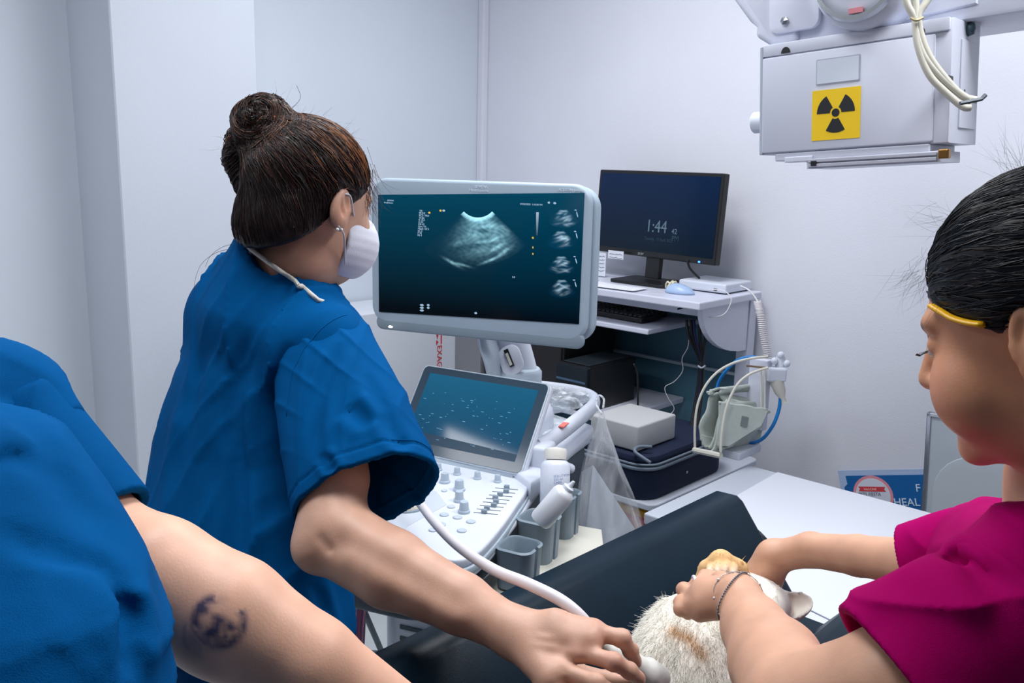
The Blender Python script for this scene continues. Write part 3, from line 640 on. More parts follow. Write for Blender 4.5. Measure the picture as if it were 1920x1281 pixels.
obj('arm_slot', box(NB(), (-.024, -.006, 0), (.024, .006, .003), mt=Matrix.Translation((.043, .078, 1.103)) @ Matrix.Rotation(radians(68), 4, 'X') @ Matrix.Rotation(radians(-58), 4, 'Z')), M_black, us, MF)
obj('arm_slot_label', box(NB(), (-.014, -.005, .003), (.02, .002, .0042), mt=Matrix.Translation((.044, .077, 1.103)) @ Matrix.Rotation(radians(68), 4, 'X') @ Matrix.Rotation(radians(-58), 4, 'Z')), M_cream, us, MF)
obj('arm_lever', bx((.09, .05, 1.03), (.135, .075, 1.05), .005), M_white, us, MF, 40)
obj('arm_column', bx((-.03, .02, .5), (.13, .22, .975), .04, 4), M_white, us, MF, 40)
# touch panel tablet
a_ = Vector((-.189, -.098, .888)); b_ = Vector((.167, -.145, .888)); t1 = Vector((.165, -.005, 1.071)); t0 = Vector((-.19, .029, 1.062))
TF = MF @ frameXZ(a_, b_-a_, (t0+t1)/2-(a_+b_)/2)
Wd = (b_-a_).length; Hd = ((t0+t1)/2-(a_+b_)/2).length
obj('touch_panel_back', prism(rrect(-.008, -.010, Wd+.008, Hd+.008, .018), -.022, -.003, .006), M_white, us, TF, 40)
obj('touch_panel_bezel', prism(rrect(-.005, -.007, Wd+.005, Hd+.006, .016), -.004, 0, .002), M_lgrey, us, TF, 40)
tg = obj('touch_glass', prism(rrect(-.001, -.003, Wd+.001, Hd+.002, .013), 0, .0012), mat('touch_glass', (54, 72, 88), .12, spec=.35), us, TF)
ts = obj('touch_screen', prism([(.022, .022), (Wd-.022, .022), (Wd-.022, Hd-.016), (.022, Hd-.016)], .0012, .0016), emis('touch_glow', (0, 62, 96), (16, 90, 124), 'Z', 0, 1, st=1.1, rough=.07, spec=.4), us, TF)
obj('touch_lower_bar', prism([(.022, .022), (Wd-.022, .022), (Wd-.022, .04), (.022, .05)], .0016, .0018), mat('touch_footer', (8, 52, 76), .25, spec=.2), ts, TF)
bm = NB()
for _ in range(60):
    x = random.uniform(.03, Wd-.05); y = random.uniform(.03, Hd-.06); l = random.choice((.002, .004, .008))
    bm.faces.new([bm.verts.new((x+p, y+q_, .0021)) for p, q_ in ((0, 0), (l, 0), (l, .0012), (0, .0012))])
tag(obj('touch_icons', bm, mat('icon_pale', (90, 150, 178), .4, emit=.3), ts, TF), kind='stuff')
obj('hinge', tube(NB(), [(-.17, -.09, .868), (.15, -.125, .868)], .02, 14), M_lgrey, us, MF, 40)
# console
zc = .872
def console_poly(g):
    rp = [(.178, -.06), (.186, -.12), (.208, -.21), (.222, -.31), (.234, -.40), (.242, -.49), (.242, -.55), (.226, -.592), (.18, -.602), (.13, -.59), (.08, -.60)]
    c_ = catmull([A2(p) for p in rp], 6); r_ = [(p[0]+g, p[1]-(g if p[1] < -.45 else 0)) for p in c_]
    return [(x, y) for x, y in r_][::-1][::-1] + [(-x, y) for x, y in r_[::-1]]
A2 = lambda p: np.array(p, float)
base_poly = [(.20, .30)]+console_poly(.004)+[(-.20, .30)]
obj('console_body', prism(base_poly, .836, .853, .004, seg=2), M_lgrey, us, MF, 40)
obj('console_underside', prism(rrect(-.185, -.55, .185, .34, [.05, .05, .12, .12], 8), .69, .836, .02, seg=3), M_dgrey, us, MF, 40)
obj('control_panel', prism(console_poly(0), .852, zc, .006, seg=3), M_white, us, MF, 40)
obj('wrist_plate', prism([(-.12, -.625), (.10, -.625), (.065, -.50), (.085, -.36), (.03, -.30), (-.06, -.30), (-.11, -.36), (-.1, -.5)], zc-.004, zc+.0012, .001), mat('wrist_grey', (196, 204, 214), .4), us, MF, 40)
rail_pts = [(.188, -.03, .838), (.202, -.18, .838), (.217, -.309, .838), (.227, -.412, .838), (.234, -.505, .836), (.228, -.575, .834), (.205, -.63, .83), (.165, -.66, .826), (.08, -.662, .822), (-.08, -.662, .822), (-.16, -.645, .822), (-.20, -.61, .824), (-.22, -.5, .828), (-.2, -.2, .828)]
obj('front_rail', tube(NB(), catmull(rail_pts, 6), 1, 14, flat=(.012, .011), up=(0, 0, 1)), M_white, us, MF, 45)
tb_ = Mz(762, 950, zc)
obj('trackball_ring', lathe([(.034, 0), (.043, 0), (.041, .004), (.034, .004)], 28, mt=Matrix.Translation((tb_[0], tb_[1], zc))), M_grey, us, MF, 40)
bm = NB(); bmesh.ops.create_uvsphere(bm, u_segments=24, v_segments=14, radius=.032, matrix=Matrix.Translation((tb_[0], tb_[1], zc-.006)))
obj('trackball', bm, mat('ball_cream', (232, 228, 208), .2), us, MF, True)
kn = lathe([(0, 0), (.012, 0), (.012, .004), (.0095, .005), (.0085, .017), (.0075, .019), (0, .019)], 16)
km = bpy.data.meshes.new('knob'); kn.to_mesh(km); kn.free(); km.materials.append(M_lgrey); km.shade_smooth(); km.set_sharp_from_angle(angle=radians(40))
for (x, y, s_) in ((822, 882, .8), (857, 890, .8), (895, 898, .8), (933, 904, .8), (834, 905, 1.05), (861, 920, 1.15), (861, 940, 1.05), (870, 961, 1.1)):
    v = Mz(x, y, zc); o = bpy.data.objects.new('knob', km); link(o, us); o.location = (v[0], v[1], zc); o.scale = (s_, s_, s_*1.15)
bt = lathe([(0, 0), (.010, 0), (.010, .002), (.008, .003), (.006, .0022), (0, .002)], 16)
bmh = bpy.data.meshes.new('button'); bt.to_mesh(bmh); bt.free(); bmh.materials.append(mat('button_grey', (188, 198, 210), .4)); bmh.shade_smooth()
for (x, y, s_) in ((803, 916, .7), (833, 921, .7), (846, 951, .9), (833, 966, 1), (858, 971, 1), (883, 979, 1), (866, 996, 1), (825, 985, 1.2), (812, 995, .9), (800, 905, .6)):
    v = Mz(x, y, zc); o = bpy.data.objects.new('button', bmh); link(o, us); o.location = (v[0], v[1], zc); o.scale = (s_, s_, 1)
for k in range(8):     # gain sliders: slot and knob
    x, y = 950-k*5.6, 917+k*6.6
    v = Mz(x, y, zc); s1 = obj('slider_slot', box(NB(), (-.026, -.0013, 0), (.026, .0013, .0006), mt=Matrix.Translation((v[0], v[1], zc)) @ Matrix.Rotation(radians(12), 4, 'Z')), M_dgrey, us, MF)
    obj('slider_knob', box(NB(), (-.006, -.004, 0), (.006, .004, .009), .001, 1, mt=Matrix.Translation((v[0]+.006*sin(k*1.7), v[1], zc)) @ Matrix.Rotation(radians(12), 4, 'Z')), M_grey, us, MF)
# rear deck, handle loop, tray
obj('rear_deck', prism(rrect(-.20, -.10, .20, .36, .04), .84, .875, .01), M_white, us, MF, 40)
obj('side_ramp', prism([(.13, -.12), (.215, -.20), (.235, -.06), (.2, .02), (.14, .02)], .84, .89, .012, seg=3), M_white, us, MF, 40)
hp = [(.175, -.06, .925), (.185, 0, .925), (.19, .18, .925), (.187, .34, .925), (.165, .43, .925), (.10, .475, .925), (0, .485, .925), (-.1, .475, .925), (-.165, .43, .925), (-.19, .3, .925), (-.19, 0, .925)]
obj('rear_handle', tube(NB(), catmull(hp, 7), 1, 14, flat=(.016, .022), up=(0, 0, 1)), M_white, us, MF, 45)
obj('handle_bracket', bx((.14, -.10, .875), (.215, -.03, .94), .01, 3), M_white, us, MF, 40)
obj('handle_hook', tube(NB(), catmull([(.205, -.07, .915), (.225, -.10, .905), (.235, -.06, .89), (.25, -.02, .87)], 5), .012, 10), M_white, us, MF, 40)
obj('deck_tray', prism(rrect(-.1, .02, .155, .33, .02), .875, .885, .004), M_lgrey, us, MF, 40)
for k in range(3): obj('tray_rib', box(NB(), (-.006, -.09, 0), (.006, .09, .02), .003, mt=Matrix.Translation((.05+k*.045, .10+k*.02, .885)) @ Matrix.Rotation(radians(-8), 4, 'Z')), M_white, us, MF)
obj('red_release_tab', bx((.19, .05, .947), (.205, .09, .951), .001), mat('red_tab', (236, 120, 110), .4), us, MF)
# probe holders
def cup(x, y, z1, h, w=.043, rot=0, slot=True):
    bm = NB(); n = 10
    outer = [p for p in rrect(-w, -w, w, w, w*.55, n)]; m_ = len(outer)
    skip = {i for i, p in enumerate(outer) if slot and p[0] > w*.6 and -.5*w < p[1] < .35*w}
    # open C section: walk the outline, leave a gap on the right side
    th = .006; zs = [z1-h, z1-h+.006, z1-.004, z1]
    def off(p, d): l = sqrt(p[0]**2+p[1]**2); return (p[0]*(1-d/l), p[1]*(1-d/l))
    idx = list(range(m_)); 
    # start just after the slot on the +x side
    start = next(i for i in range(m_) if outer[i][0] > w*.9 and outer[i][1] >= 0)
    order = [(start+i) % m_ for i in range(m_)]
    pts = [outer[i] for i in order]
    if slot: pts = [(w, .16*w)]+pts+[(w, -.14*w)]
    prof = []
    for p in pts:
        o_, i_ = p, off(p, th)
        prof.append([bm.verts.new((*off(p, .004), z1-h)), bm.verts.new((*o_, z1-.006)), bm.verts.new((p[0]*1.05, p[1]*1.05, z1-.002)), bm.verts.new((*off(p, th*.4), z1+.001)), bm.verts.new((*i_, z1-.003)), bm.verts.new((*off(p, th+.003), z1-h+.01))])
    M_ = len(prof)
    for k in range(M_ if not slot else M_-1):
        A, B = prof[k], prof[(k+1) % M_]
        for q_ in range(5): bm.faces.new((A[q_], B[q_], B[q_+1], A[q_+1]))
    if slot:
        bm.faces.new(prof[0]); bm.faces.new(prof[-1][::-1])
    bm.faces.new([p[5] for p in prof]); bm.faces.new([p[0] for p in prof][::-1])
    bmesh.ops.recalc_face_normals(bm, faces=bm.faces[:])
    bmesh.ops.transform(bm, matrix=Matrix.Translation((x, y, 0)) @ Matrix.Rotation(radians(rot), 4, 'Z'), verts=bm.verts[:])
    return bm
c1 = Mz(975, 1020, .848); c2 = Mz(1013, 968, .85); c3 = Mz(1053, 926, .852)
h1_ = obj('probe_holder', cup(.281, -.432, .848, .085, .039, rot=-6), M_grey, us, MF, 45)
obj('holder_hole', lathe([(0, 0), (.010, 0), (.010, .001), (0, .001)], 12, mt=Matrix.Translation((.291, -.427, .848-.0745))), M_black, h1_, MF)
obj('probe_holder', cup(.268, -.284, .85, .10, .040, rot=-6), M_grey, us, MF, 45)
obj('probe_holder', cup(.268, -.140, .855, .12, .039, rot=-6), M_grey, us, MF, 45)
obj('holder_tray', prism([(.20, -.48), (.30, -.50), (.36, -.38), (.385, -.18), (.35, -.08), (.22, -.08)], .735, .757, .004), M_cream, us, MF, 40)
obj('holder_bracket', bx((.17, -.5, .69), (.25, -.15, .735), .008), M_white, us, MF, 40)
obj('cable_hook', bx((.19, -.66, .72), (.25, -.60, .80), .01), M_lgrey, us, MF, 40)
# lower body and wheels
obj('lower_column', bx((-.14, -.25, .22), (.14, .18, .70), .03, 3), M_white, us, MF, 40)
obj('base_box', prism(rrect(-.24, -.42, .24, .36, .08), .09, .24, .02, seg=3), M_lgrey, us, MF, 40)
for k in range(6): obj('vent_slot', bx((-.09, -.254, .34+k*.03), (.09, -.249, .35+k*.03)), M_dgrey, us, MF)
for x, y in ((-.22, -.36), (.22, -.36), (-.22, .3), (.22, .3)):
    w_ = obj('wheel', lathe([(0, -.018), (.04, -.018), (.05, -.01), (.05, .01), (.04, .018), (0, .018)], 20, mt=Matrix.Translation((x, y, .05)) @ Matrix.Rotation(pi/2, 4, 'Y')), M_dgrey, us, MF, 40)
    obj('wheel_hub', lathe([(0, .019), (.02, .019), (.02, .022), (0, .022)], 14, mt=Matrix.Translation((x, y, .05)) @ Matrix.Rotation(pi/2, 4, 'Y')), M_lgrey, w_, MF, 40)
# things on the machine
def bottle(name, label, P0, P1, rad, m, cap, nozzle=True):
    o = thing(name, label, 'bottle', P0); T = align(P0, P1); Lg = (Vector(P1)-Vector(P0)).length
    obj('bottle_body', lathe([(0, 0), (rad*.9, 0), (rad, .006), (rad, Lg*.68), (rad*.85, Lg*.75), (rad*.5, Lg*.80), (0, Lg*.81)], 24, mt=T), m, o, I4, 40)
    if nozzle:
        obj('cap', lathe([(0, Lg*.79), (rad*.5, Lg*.79), (rad*.5, Lg*.86), (rad*.32, Lg*.88), (0, Lg*.88)], 18, mt=T), cap, o, I4, 40)
        obj('nozzle', lathe([(0, Lg*.87), (rad*.26, Lg*.87), (rad*.12, Lg), (0, Lg)], 14, mt=T), cap, o, I4, 40)
    else:
        obj('cap', lathe([(0, Lg*.79), (rad*.74, Lg*.79), (rad*.76, Lg*.93), (rad*.7, Lg*.97), (0, Lg)], 24, mt=T), cap, o, I4, 40)
    return o
M_gel = mat('gel_bottle', (228, 232, 238), .3, trans=.15, sss=.2)
bottle('gel_bottle', 'small squeeze gel bottle with a nozzle tilted in the probe holder', W(1012, 978, 1.86), W(1076, 903, 1.84), .024, M_gel, M_white)
bb = bottle('wipes_bottle', 'wide white bottle with blue print behind the gel bottle', W(1040, 950, 2.0), W(1042, 838, 2.02), .033, M_white, mat('cap_cream', (224, 222, 214), .5), False)
for k in range(3):
    P_ = Vector(W(1038, 896+k*6, 1.965))
    text(('SOLUTION', '250 ml', 'CARE')[k], .0075, frameXZ(P_, Vector(RT)+Vector((0, 0, .12)), (0, 0, 1)), mat('print_blue', (110, 136, 190), .5), bb)
# crumpled film on the deck
def crumple(name, label, c, s, m, cat, amp=.3, seed=1):
    r_ = np.random.default_rng(seed); bm = NB(); bmesh.ops.create_icosphere(bm, subdivisions=4, radius=1)
    ph = r_.normal(size=(6, 3))*3.2; 
    for v in bm.verts:
        n = v.co.normalized(); d = sum(abs(sin(ph[k][0]*n.x+ph[k][1]*n.y+ph[k][2]*n.z+k))*(amp/(1+k*.4)) for k in range(6))
        v.co = Vector((n.x*s[0], n.y*s[1], n.z*s[2]))*(.6+d*.6)
    o = obj(name, bm, m, None, Matrix.Translation(Vector(c)), None); tag(o, label, cat); return o
def film_mat(name, alpha=.35, col=(225, 230, 236)):
    m = mat(name, col, .15, spec=.8); nt = m.node_tree; L = nt.links; b = nt.nodes['Principled BSDF']; out = nt.nodes['Material Output']
    tr_ = nt.nodes.new('ShaderNodeBsdfTransparent'); mx = nt.nodes.new('ShaderNodeMixShader')
    n = nt.nodes.new('ShaderNodeTexNoise'); n.inputs['Scale'].default_value = 9; n.inputs['Detail'].default_value = 2; n.inputs['Distortion'].default_value = 1.0
    tc = nt.nodes.new('ShaderNodeTexCoord'); mp = nt.nodes.new('ShaderNodeMapping'); mp.inputs['Scale'].default_value = (2, 2, .4)
    L.new(tc.outputs['Object'], mp.inputs[0]); L.new(mp.outputs[0], n.inputs['Vector'])
    mr = nt.nodes.new('ShaderNodeMapRange'); mr.inputs[1].default_value = .4; mr.inputs[2].default_value = .7; mr.inputs[3].default_value = alpha*.45; mr.inputs[4].default_value = min(1, alpha*1.9)
    L.new(n.outputs[0], mr.inputs[0]); L.new(mr.outputs[0], mx.inputs[0]); L.new(tr_.outputs[0], mx.inputs[1]); L.new(b.outputs[0], mx.inputs[2]); L.new(mx.outputs[0], out.inputs['Surface'])
    bp = nt.nodes.new('ShaderNodeBump'); bp.inputs['Strength'].default_value = .35; bp.inputs['Distance'].default_value = .01; L.new(n.outputs[0], bp.inputs['Height']); L.new(bp.outputs[0], b.inputs['Normal'])
    return m
M_film = film_mat('clear_film', .22); M_film2 = film_mat('crinkled_film', .55)
crumple('plastic_film', 'crumpled clear plastic film on the rear deck of the machine', Mp(.06, .38, .925), (.10, .05, .035), M_film2, 'film', seed=3)
pk = thing('sealed_packet', 'clear plastic packets lying on the machine deck behind the tablet', 'packet', Mp(.09, .15, .90))
obj('packet_film', box(NB(), (-.07, -.10, 0), (.07, .10, .008), .003, mt=Matrix.Translation((.085, .17, .908)) @ Matrix.Rotation(radians(10), 4, 'Y')), film_mat('packet_film', .6), pk, MF)
for k in range(2): obj('stick', tube(NB(), [(.04+k*.05, .10, .923-k*.008), (.06+k*.05, .24, .927-k*.008)], .004, 8), M_white, pk, MF, True)
# clear plastic bag hanging from the handle corner
bg = thing('clear_plastic_bag', 'clear plastic bag hanging from the machine handle', 'bag', W(1130, 1000, 2.3))
bm = NB(); rows = 26; cols = 72; ring = []
prof = [(1128, 772, 4, 5), (1128, 800, 10, 9), (1127, 840, 24, 16), (1128, 880, 36, 26), (1133, 920, 48, 34), (1140, 960, 56, 40), (1146, 1000, 62, 44), (1150, 1040, 62, 44), (1150, 1085, 55, 38), (1150, 1105, 30, 20)]
pc_ = catmull([np.array(p, float) for p in prof], 3)
for i, p in enumerate(pc_):
    cx_, cy_, rx_, ry_ = p; row = []
    for k in range(cols):
        a = 2*pi*k/cols
        pl = 1+.10*sin(a*7+i*.05)*(1-i/len(pc_)*.5)+.04*sin(a*13-i*.08)
        P_ = W(cx_+rx_*cos(a)*pl, cy_, 2.32)+FW*(ry_/1700*2.32*sin(a)*pl); row.append(bm.verts.new(P_))
    ring.append(row)
for A, B in zip(ring, ring[1:]):
    for k in range(cols): bm.faces.new((A[k], A[(k+1) % cols], B[(k+1) % cols], B[k]))
obj('film', bm, M_film, bg, I4, True)
obj('loop', tb([W(1128, 776, 2.32), W(1118, 758, 2.36), W(1122, 742, 2.45), W(1132, 748, 2.42), W(1131, 765, 2.34)], .003), M_film2, bg, I4, True)
pin = quad([W(1090, 885, 2.33), W(1112, 872, 2.33), W(1196, 1000, 2.31), W(1190, 1060, 2.31), W(1092, 1060, 2.31)])
bmesh.ops.solidify(pin, geom=pin.faces[:], thickness=.002)
tag(obj('grey_leaflet', pin, mat('leaflet_grey', (176, 184, 196), .7, bump=.2, bscale=60), None, I4), 'grey leaflet inside the clear plastic bag', 'leaflet')
# floor things
cb = us
P_ = Vector(W(773, 1160, 2.35)); P_.z = 0; CF = Matrix.Translation(P_) @ Matrix.Rotation(radians(-30), 4, 'Z')
zt = W(773, 1158, 2.35)[2]+.02
obj('lower_cabinet', bx((0, 0, .08), (.26, .22, zt), .003), M_paper, cb, CF)
obj('print_band', bx((.02, -.001, zt-.045), (.2, .001, zt-.03)), M_black, cb, CF)
obj('print_wedge', prism([(.03, zt-.075), (.19, zt-.065), (.19, zt-.16), (.06, zt-.14)], -.0, .001, mt=XZ), M_black, cb, CF)
stn = thing('floor_stand', 'thin black pole with a short foot on the tiled floor', 'stand', W(722, 1245, 2.55))
pa_ = W(655, 1080, 2.2); pb_ = np.array(W(722, 1240, 2.75)); 
g_ = CAM+ray(724, 1245)*((0.0-CAM[2])/ray(724, 1245)[2]); pa_ = np.array([*W(650, 1070, 2.35)])
obj('pole', tube(NB(), [pa_, g_+np.array([0, 0, .006])], .009, 10), M_dgrey, stn, I4, True)
obj('foot', tube(NB(), [g_+(pa_-g_)*.12+np.array([-.12, .0, -.05]), g_+(pa_-g_)*.12+np.array([-.05, 0, 0]), g_+(pa_-g_)*.12], .013, 8), M_dgrey, stn, I4, True)
bm = NB(); grid = []
for i in range(9):
    row = []
    for j in range(14):
        y = 1085+i*17; x = 648+j*3.2-(i*.8)
        row.append(bm.verts.new(W(x, y, 2.15+.02*sin(j*1.3+i*.3))))
    grid.append(row)
for i in range(8):
    for j in range(13): bm.faces.new((grid[i][j], grid[i][j+1], grid[i+1][j+1], grid[i+1][j]))
bmesh.ops.solidify(bm, geom=bm.faces[:], thickness=.002)
tag(obj('pink_bag', bm, mat('pink_plastic', (222, 178, 204), .5, bump=.2, bscale=30), None, I4, True), 'pale pink plastic sheet hanging behind the blue trousers', 'bag')
# ------------------------------------------------------------------ x-ray tube head
xr = thing('xray_tube_head', 'white x-ray tube head with yellow radiation sign hanging above the tables', 'x-ray unit', R(2.1, .95, 1.6))
XF = RF @ Matrix.Translation((1.895, -1.0, 1.62)) @ Matrix.Rotation(radians(-4.2), 4, 'Y')
M_x = mat('xray_white', (204, 208, 222), .35, bump=.03, bscale=80)
obj('collimator_box', prism([(0, 0), (.395, 0), (.395, .235), (.0, .235)], -.17, -.002, .006, mt=XZ, seg=2), M_x, xr, XF, 40)
obj('front_cover', prism(rrect(.0, .004, .365, .208, .004, 3), -.003, .004, .002, mt=XZ), M_x, xr, XF, 40)
obj('side_edge', bx((-.006, -.004, .0), (.002, .17, .234), .002), mat('edge_grey', (168, 176, 190), .4), xr, XF)
obj('top_strip', prism(rrect(.0, .211, .39, .236, .003, 3), -.003, .003, .001, mt=XZ), M_x, xr, XF, 40)
obj('window_frame', prism(rrect(.125, .136, .22, .190, .003, 3), .004, .0052, .0006, mt=XZ), mat('frame_grey', (170, 174, 190), .4), xr, XF)
obj('window_plate', prism(rrect(.128, .139, .217, .187, .002, 3), .0052, .0062, mt=XZ), mat('plate_pale', (206, 214, 226), .3), xr, XF)
yl = obj('radiation_sign', prism([(.118, .022), (.222, .022), (.222, .126), (.118, .126)], .004, .0056, mt=XZ), mat('sign_yellow', (236, 196, 8), .45), xr, XF)
M_sb = mat('sign_black', (10, 16, 22), .5); sc_ = (.17, .077)
obj('trefoil_centre', prism([(sc_[0]+.0085*cos(a), sc_[1]+.0085*sin(a)) for a in [2*pi*k/28 for k in range(28)]], .0056, .0062, mt=XZ), M_sb, yl, XF)
for a0 in (30, 150, 270):
    ps = [(sc_[0]+.0125*cos(radians(a0+d)), sc_[1]+.0125*sin(radians(a0+d))) for d in range(30, -31, -10)]+[(sc_[0]+.041*cos(radians(a0+d)), sc_[1]+.041*sin(radians(a0+d))) for d in range(-30, 31, 6)]
    obj('trefoil_blade', prism(ps, .0056, .0062, mt=XZ), M_sb, yl, XF)
for x in (.055, .335):
    obj('black_screw', prism([(x+.0105*cos(a), .213+.013*sin(a)) for a in [pi*k/10 for k in range(11)]], .003, .0045, mt=XZ), M_black, xr, XF)
obj('side_screw', lathe([(0, 0), (.014, 0), (.011, .012), (0, .015)], 16, mt=Matrix.Translation((.394, .09, .222)) @ Matrix.Rotation(pi/2, 4, 'Y')), mat('screw_teal', (70, 96, 108), .4), xr, XF, True)
obj('side_plate', bx((.395, .05, .03), (.398, .15, .2), .001), M_x, xr, XF)
obj('side_notch', bx((.3975, .07, .09), (.399, .075, .105)), M_dgrey, xr, XF)
obj('focus_knob', lathe([(0, 0), (.024, 0), (.024, .032), (.02, .036), (0, .037)], 24, mt=Matrix.Translation((-.005, .035, .075)) @ Matrix.Rotation(-pi/2, 4, 'Y')), M_white, xr, XF, 40)
obj('lower_plate', bx((.03, -.0, -.016), (.36, .15, .001), .003), M_x, xr, XF)
obj('lower_tab', bx((.055, -.004, -.02), (.12, .03, -.008), .002), M_x, xr, XF)
for k, z_ in enumerate((-.020, -.030)): obj('tray_rail', bx((.11, -.006, z_-.003), (.375, .004, z_+.004), .001), mat('rail_grey', (176, 178, 190), .35), xr, XF)
obj('tray_backing', bx((.105, .0, -.036), (.377, .13, -.014), .001), M_x, xr, XF)
obj('rail_end_block', bx((.378, -.006, -.030), (.398, .01, -.012), .002), mat('brass', (150, 112, 60), .3, metal=.8), xr, XF)
obj('rail_latch', bx((.118, -.008, -.03), (.13, -.005, -.02)), M_black, xr, XF)
bm = prism([(-.03, .30), (-.10, .42), (-.10, .55), (.42, .55), (.42, .262), (.05, .235), (.0, .235)], -.17, -.05, .006, mt=XZ)
obj('bracket_body', bm, M_x, xr, XF, 40)
lb = prism([(-.035, .262), (-.04, .27), (-.038, .285), (-.055, .30), (-.1, .36), (-.14, .44), (-.14, .6), (.06, .6), (.06, .24), (.0, .238)], -.14, -.035, .012, mt=XZ, seg=3)
obj('left_cover', lb, M_x, xr, XF, 40)
obj('bracket_plate', prism(rrect(-.0, .262, .115, .52, .02), .0-.04, -.025, .003, mt=XZ), M_x, xr, XF, 40)
obj('bolt', lathe([(0, 0), (.009, 0), (.009, .006), (0, .008)], 6, mt=Matrix.Translation((.04, .022, .285)) @ Matrix.Rotation(pi/2, 4, 'X')), M_steel, xr, XF)
ctr = Rt(1632, -38, .98); ci = XF.inverted() @ (RF @ Vector(ctr)); 
obj('tube_housing', lathe([(0, -.02), (.06, -.02), (.085, -.012), (.098, .004), (.102, .02), (.102, .3), (0, .3)], 40, mt=Matrix.Translation((ci.x, -.03, ci.z)) @ Matrix.Rotation(-pi/2, 4, 'X')), M_x, xr, XF, 40)
obj('housing_ring', lathe([(.078, -.026), (.086, -.026), (.09, -.014), (.08, -.012)], 40, mt=Matrix.Translation((ci.x, -.03, ci.z)) @ Matrix.Rotation(-pi/2, 4, 'X')), M_steel, xr, XF, 40)
obj('housing_port', lathe([(0, -.03), (.03, -.03), (.035, -.02), (0, -.018)], 24, mt=Matrix.Translation((ci.x, -.03, ci.z)) @ Matrix.Rotation(-pi/2, 4, 'X')), mat('port_teal', (60, 110, 124), .3), xr, XF, 40)
obj('small_red_tag', bx((ci.x-.012, -.055, .262), (ci.x+.016, -.05, .272)), mat('tag_red', (196, 120, 130), .5), xr, XF)
obj('boom_arm', bx((.25, .06, .235), (1.3, .30, .5), .01), M_x, xr, XF, 40)
obj('ceiling_column', bx((.3, .1, .5), (.52, .32, 1.1), .01), M_x, xr, XF, 40)
for pts in ([(1702, -30), (1716, 0), (1717, 50), (1722, 90), (1742, 140), (1775, 175), (1805, 200), (1820, 202)], [(1758, -30), (1736, 5), (1722, 30), (1728, 70), (1745, 110), (1775, 150), (1805, 180), (1832, 188)], [(1690, -30), (1702, 10), (1716, 35), (1718, 60), (1730, 100), (1755, 135), (1790, 168), (1822, 190)]):
    obj('cable_hose', tb([W(x, y, 1.70-.00012*(x-1700)) for x, y in pts], .0068, 10), mat('hose_cream', (186, 184, 172), .5), xr, I4, True)
obj('hose_clip', bx((.385, -.03, .105), (.40, .0, .125), .002), M_black, xr, XF)
obj('hose_clamp', tube(NB(), [W(1800, 194, 1.66), W(1840, 186, 1.66), W(1848, 178, 1.66)], .004, 6), M_dgrey, xr, I4)
obj('hose_tie', tb([W(1708, 34, 1.685), W(1718, 38, 1.68), W(1730, 33, 1.685)], .003, 6), mat('tie_tan', (160, 150, 110), .5), xr, I4)
# ------------------------------------------------------------------ implicit-surface modelling of bodies and cloth
A = lambda *v: np.array(v, dtype=np.float64)
def smin(a, b, k):
    h = np.clip(.5+.5*(b-a)/k, 0, 1); return b*(1-h)+a*h-k*h*(1-h)
def smax(a, b, k): return -smin(-a, -b, k)
def rc(P, a, b, ra, rb):
    a, b = A(*a), A(*b); ba = b-a; t = np.clip(((P-a)@ba)/(ba@ba), 0, 1)
    return np.linalg.norm(P-a-t[:, None]*ba, axis=1)-(ra+(rb-ra)*t)
def ell(P, c, r, M=None):
    q = P-A(*c)
    if M is not None: q = q@M
    r = A(*r); k0 = np.linalg.norm(q/r, axis=1)+1e-9; k1 = np.linalg.norm(q/r**2, axis=1)+1e-9
    return k0*(k0-1)/k1
def chain(P, pts, rs, k=.01):
    d = None
    for i in range(len(pts)-1):
        e = rc(P, pts[i], pts[i+1], rs[i], rs[i+1]); d = e if d is None else smin(d, e, k)
    return d
def crease(P, segs):
    """small ridges (+) or grooves (-): (a, b, width, amount)"""
    s = 0
    for a, b, wd, am in segs: s = s+am*np.exp(-np.maximum(rc(P, a, b, 0, 0), 0)**2/wd**2)
    return s
def wob(P, f, seed=0):
    r_ = np.random.default_rng(seed); s = 0
    for k in range(5):
        v = r_.normal(size=3)*f*(1+.6*k); s = s+np.sin(P@v+k*1.7+2*np.sin(P@(r_.normal(size=3)*f*.5)))/(1+.6*k)
    return s/2.5
def wrk(P, across, f, seed, warp=1.0, p=3, thr=0.0):
    a = A(*across); a = a/np.linalg.norm(a); ph = P@a*f+warp*wob(P, 5, seed); r_ = (1-np.abs(np.sin(ph)))**p
    m_ = np.clip(.5+.9*(wob(P, 6, seed+1)-thr), 0, 1); return r_*m_
def stack(P, rings):
    """vertical loft: rings (z, cx, cy, rx, ry, angle)"""
    z = P[:, 2]; Rg = np.array(sorted(rings)); zs = Rg[:, 0]
    cx, cy, rx, ry, an = [np.interp(z, zs, Rg[:, i]) for i in range(1, 6)]
    ca, sa = np.cos(an), np.sin(an); dx, dy = P[:, 0]-cx, P[:, 1]-cy
    u, v = dx*ca+dy*sa, -dx*sa+dy*ca
    k0 = np.sqrt((u/rx)**2+(v/ry)**2)+1e-9; k1 = np.sqrt((u/rx**2)**2+(v/ry**2)**2)+1e-9
    d = k0*(k0-1)/k1
    return np.maximum(d, np.maximum(z-zs[-1], zs[0]-z))
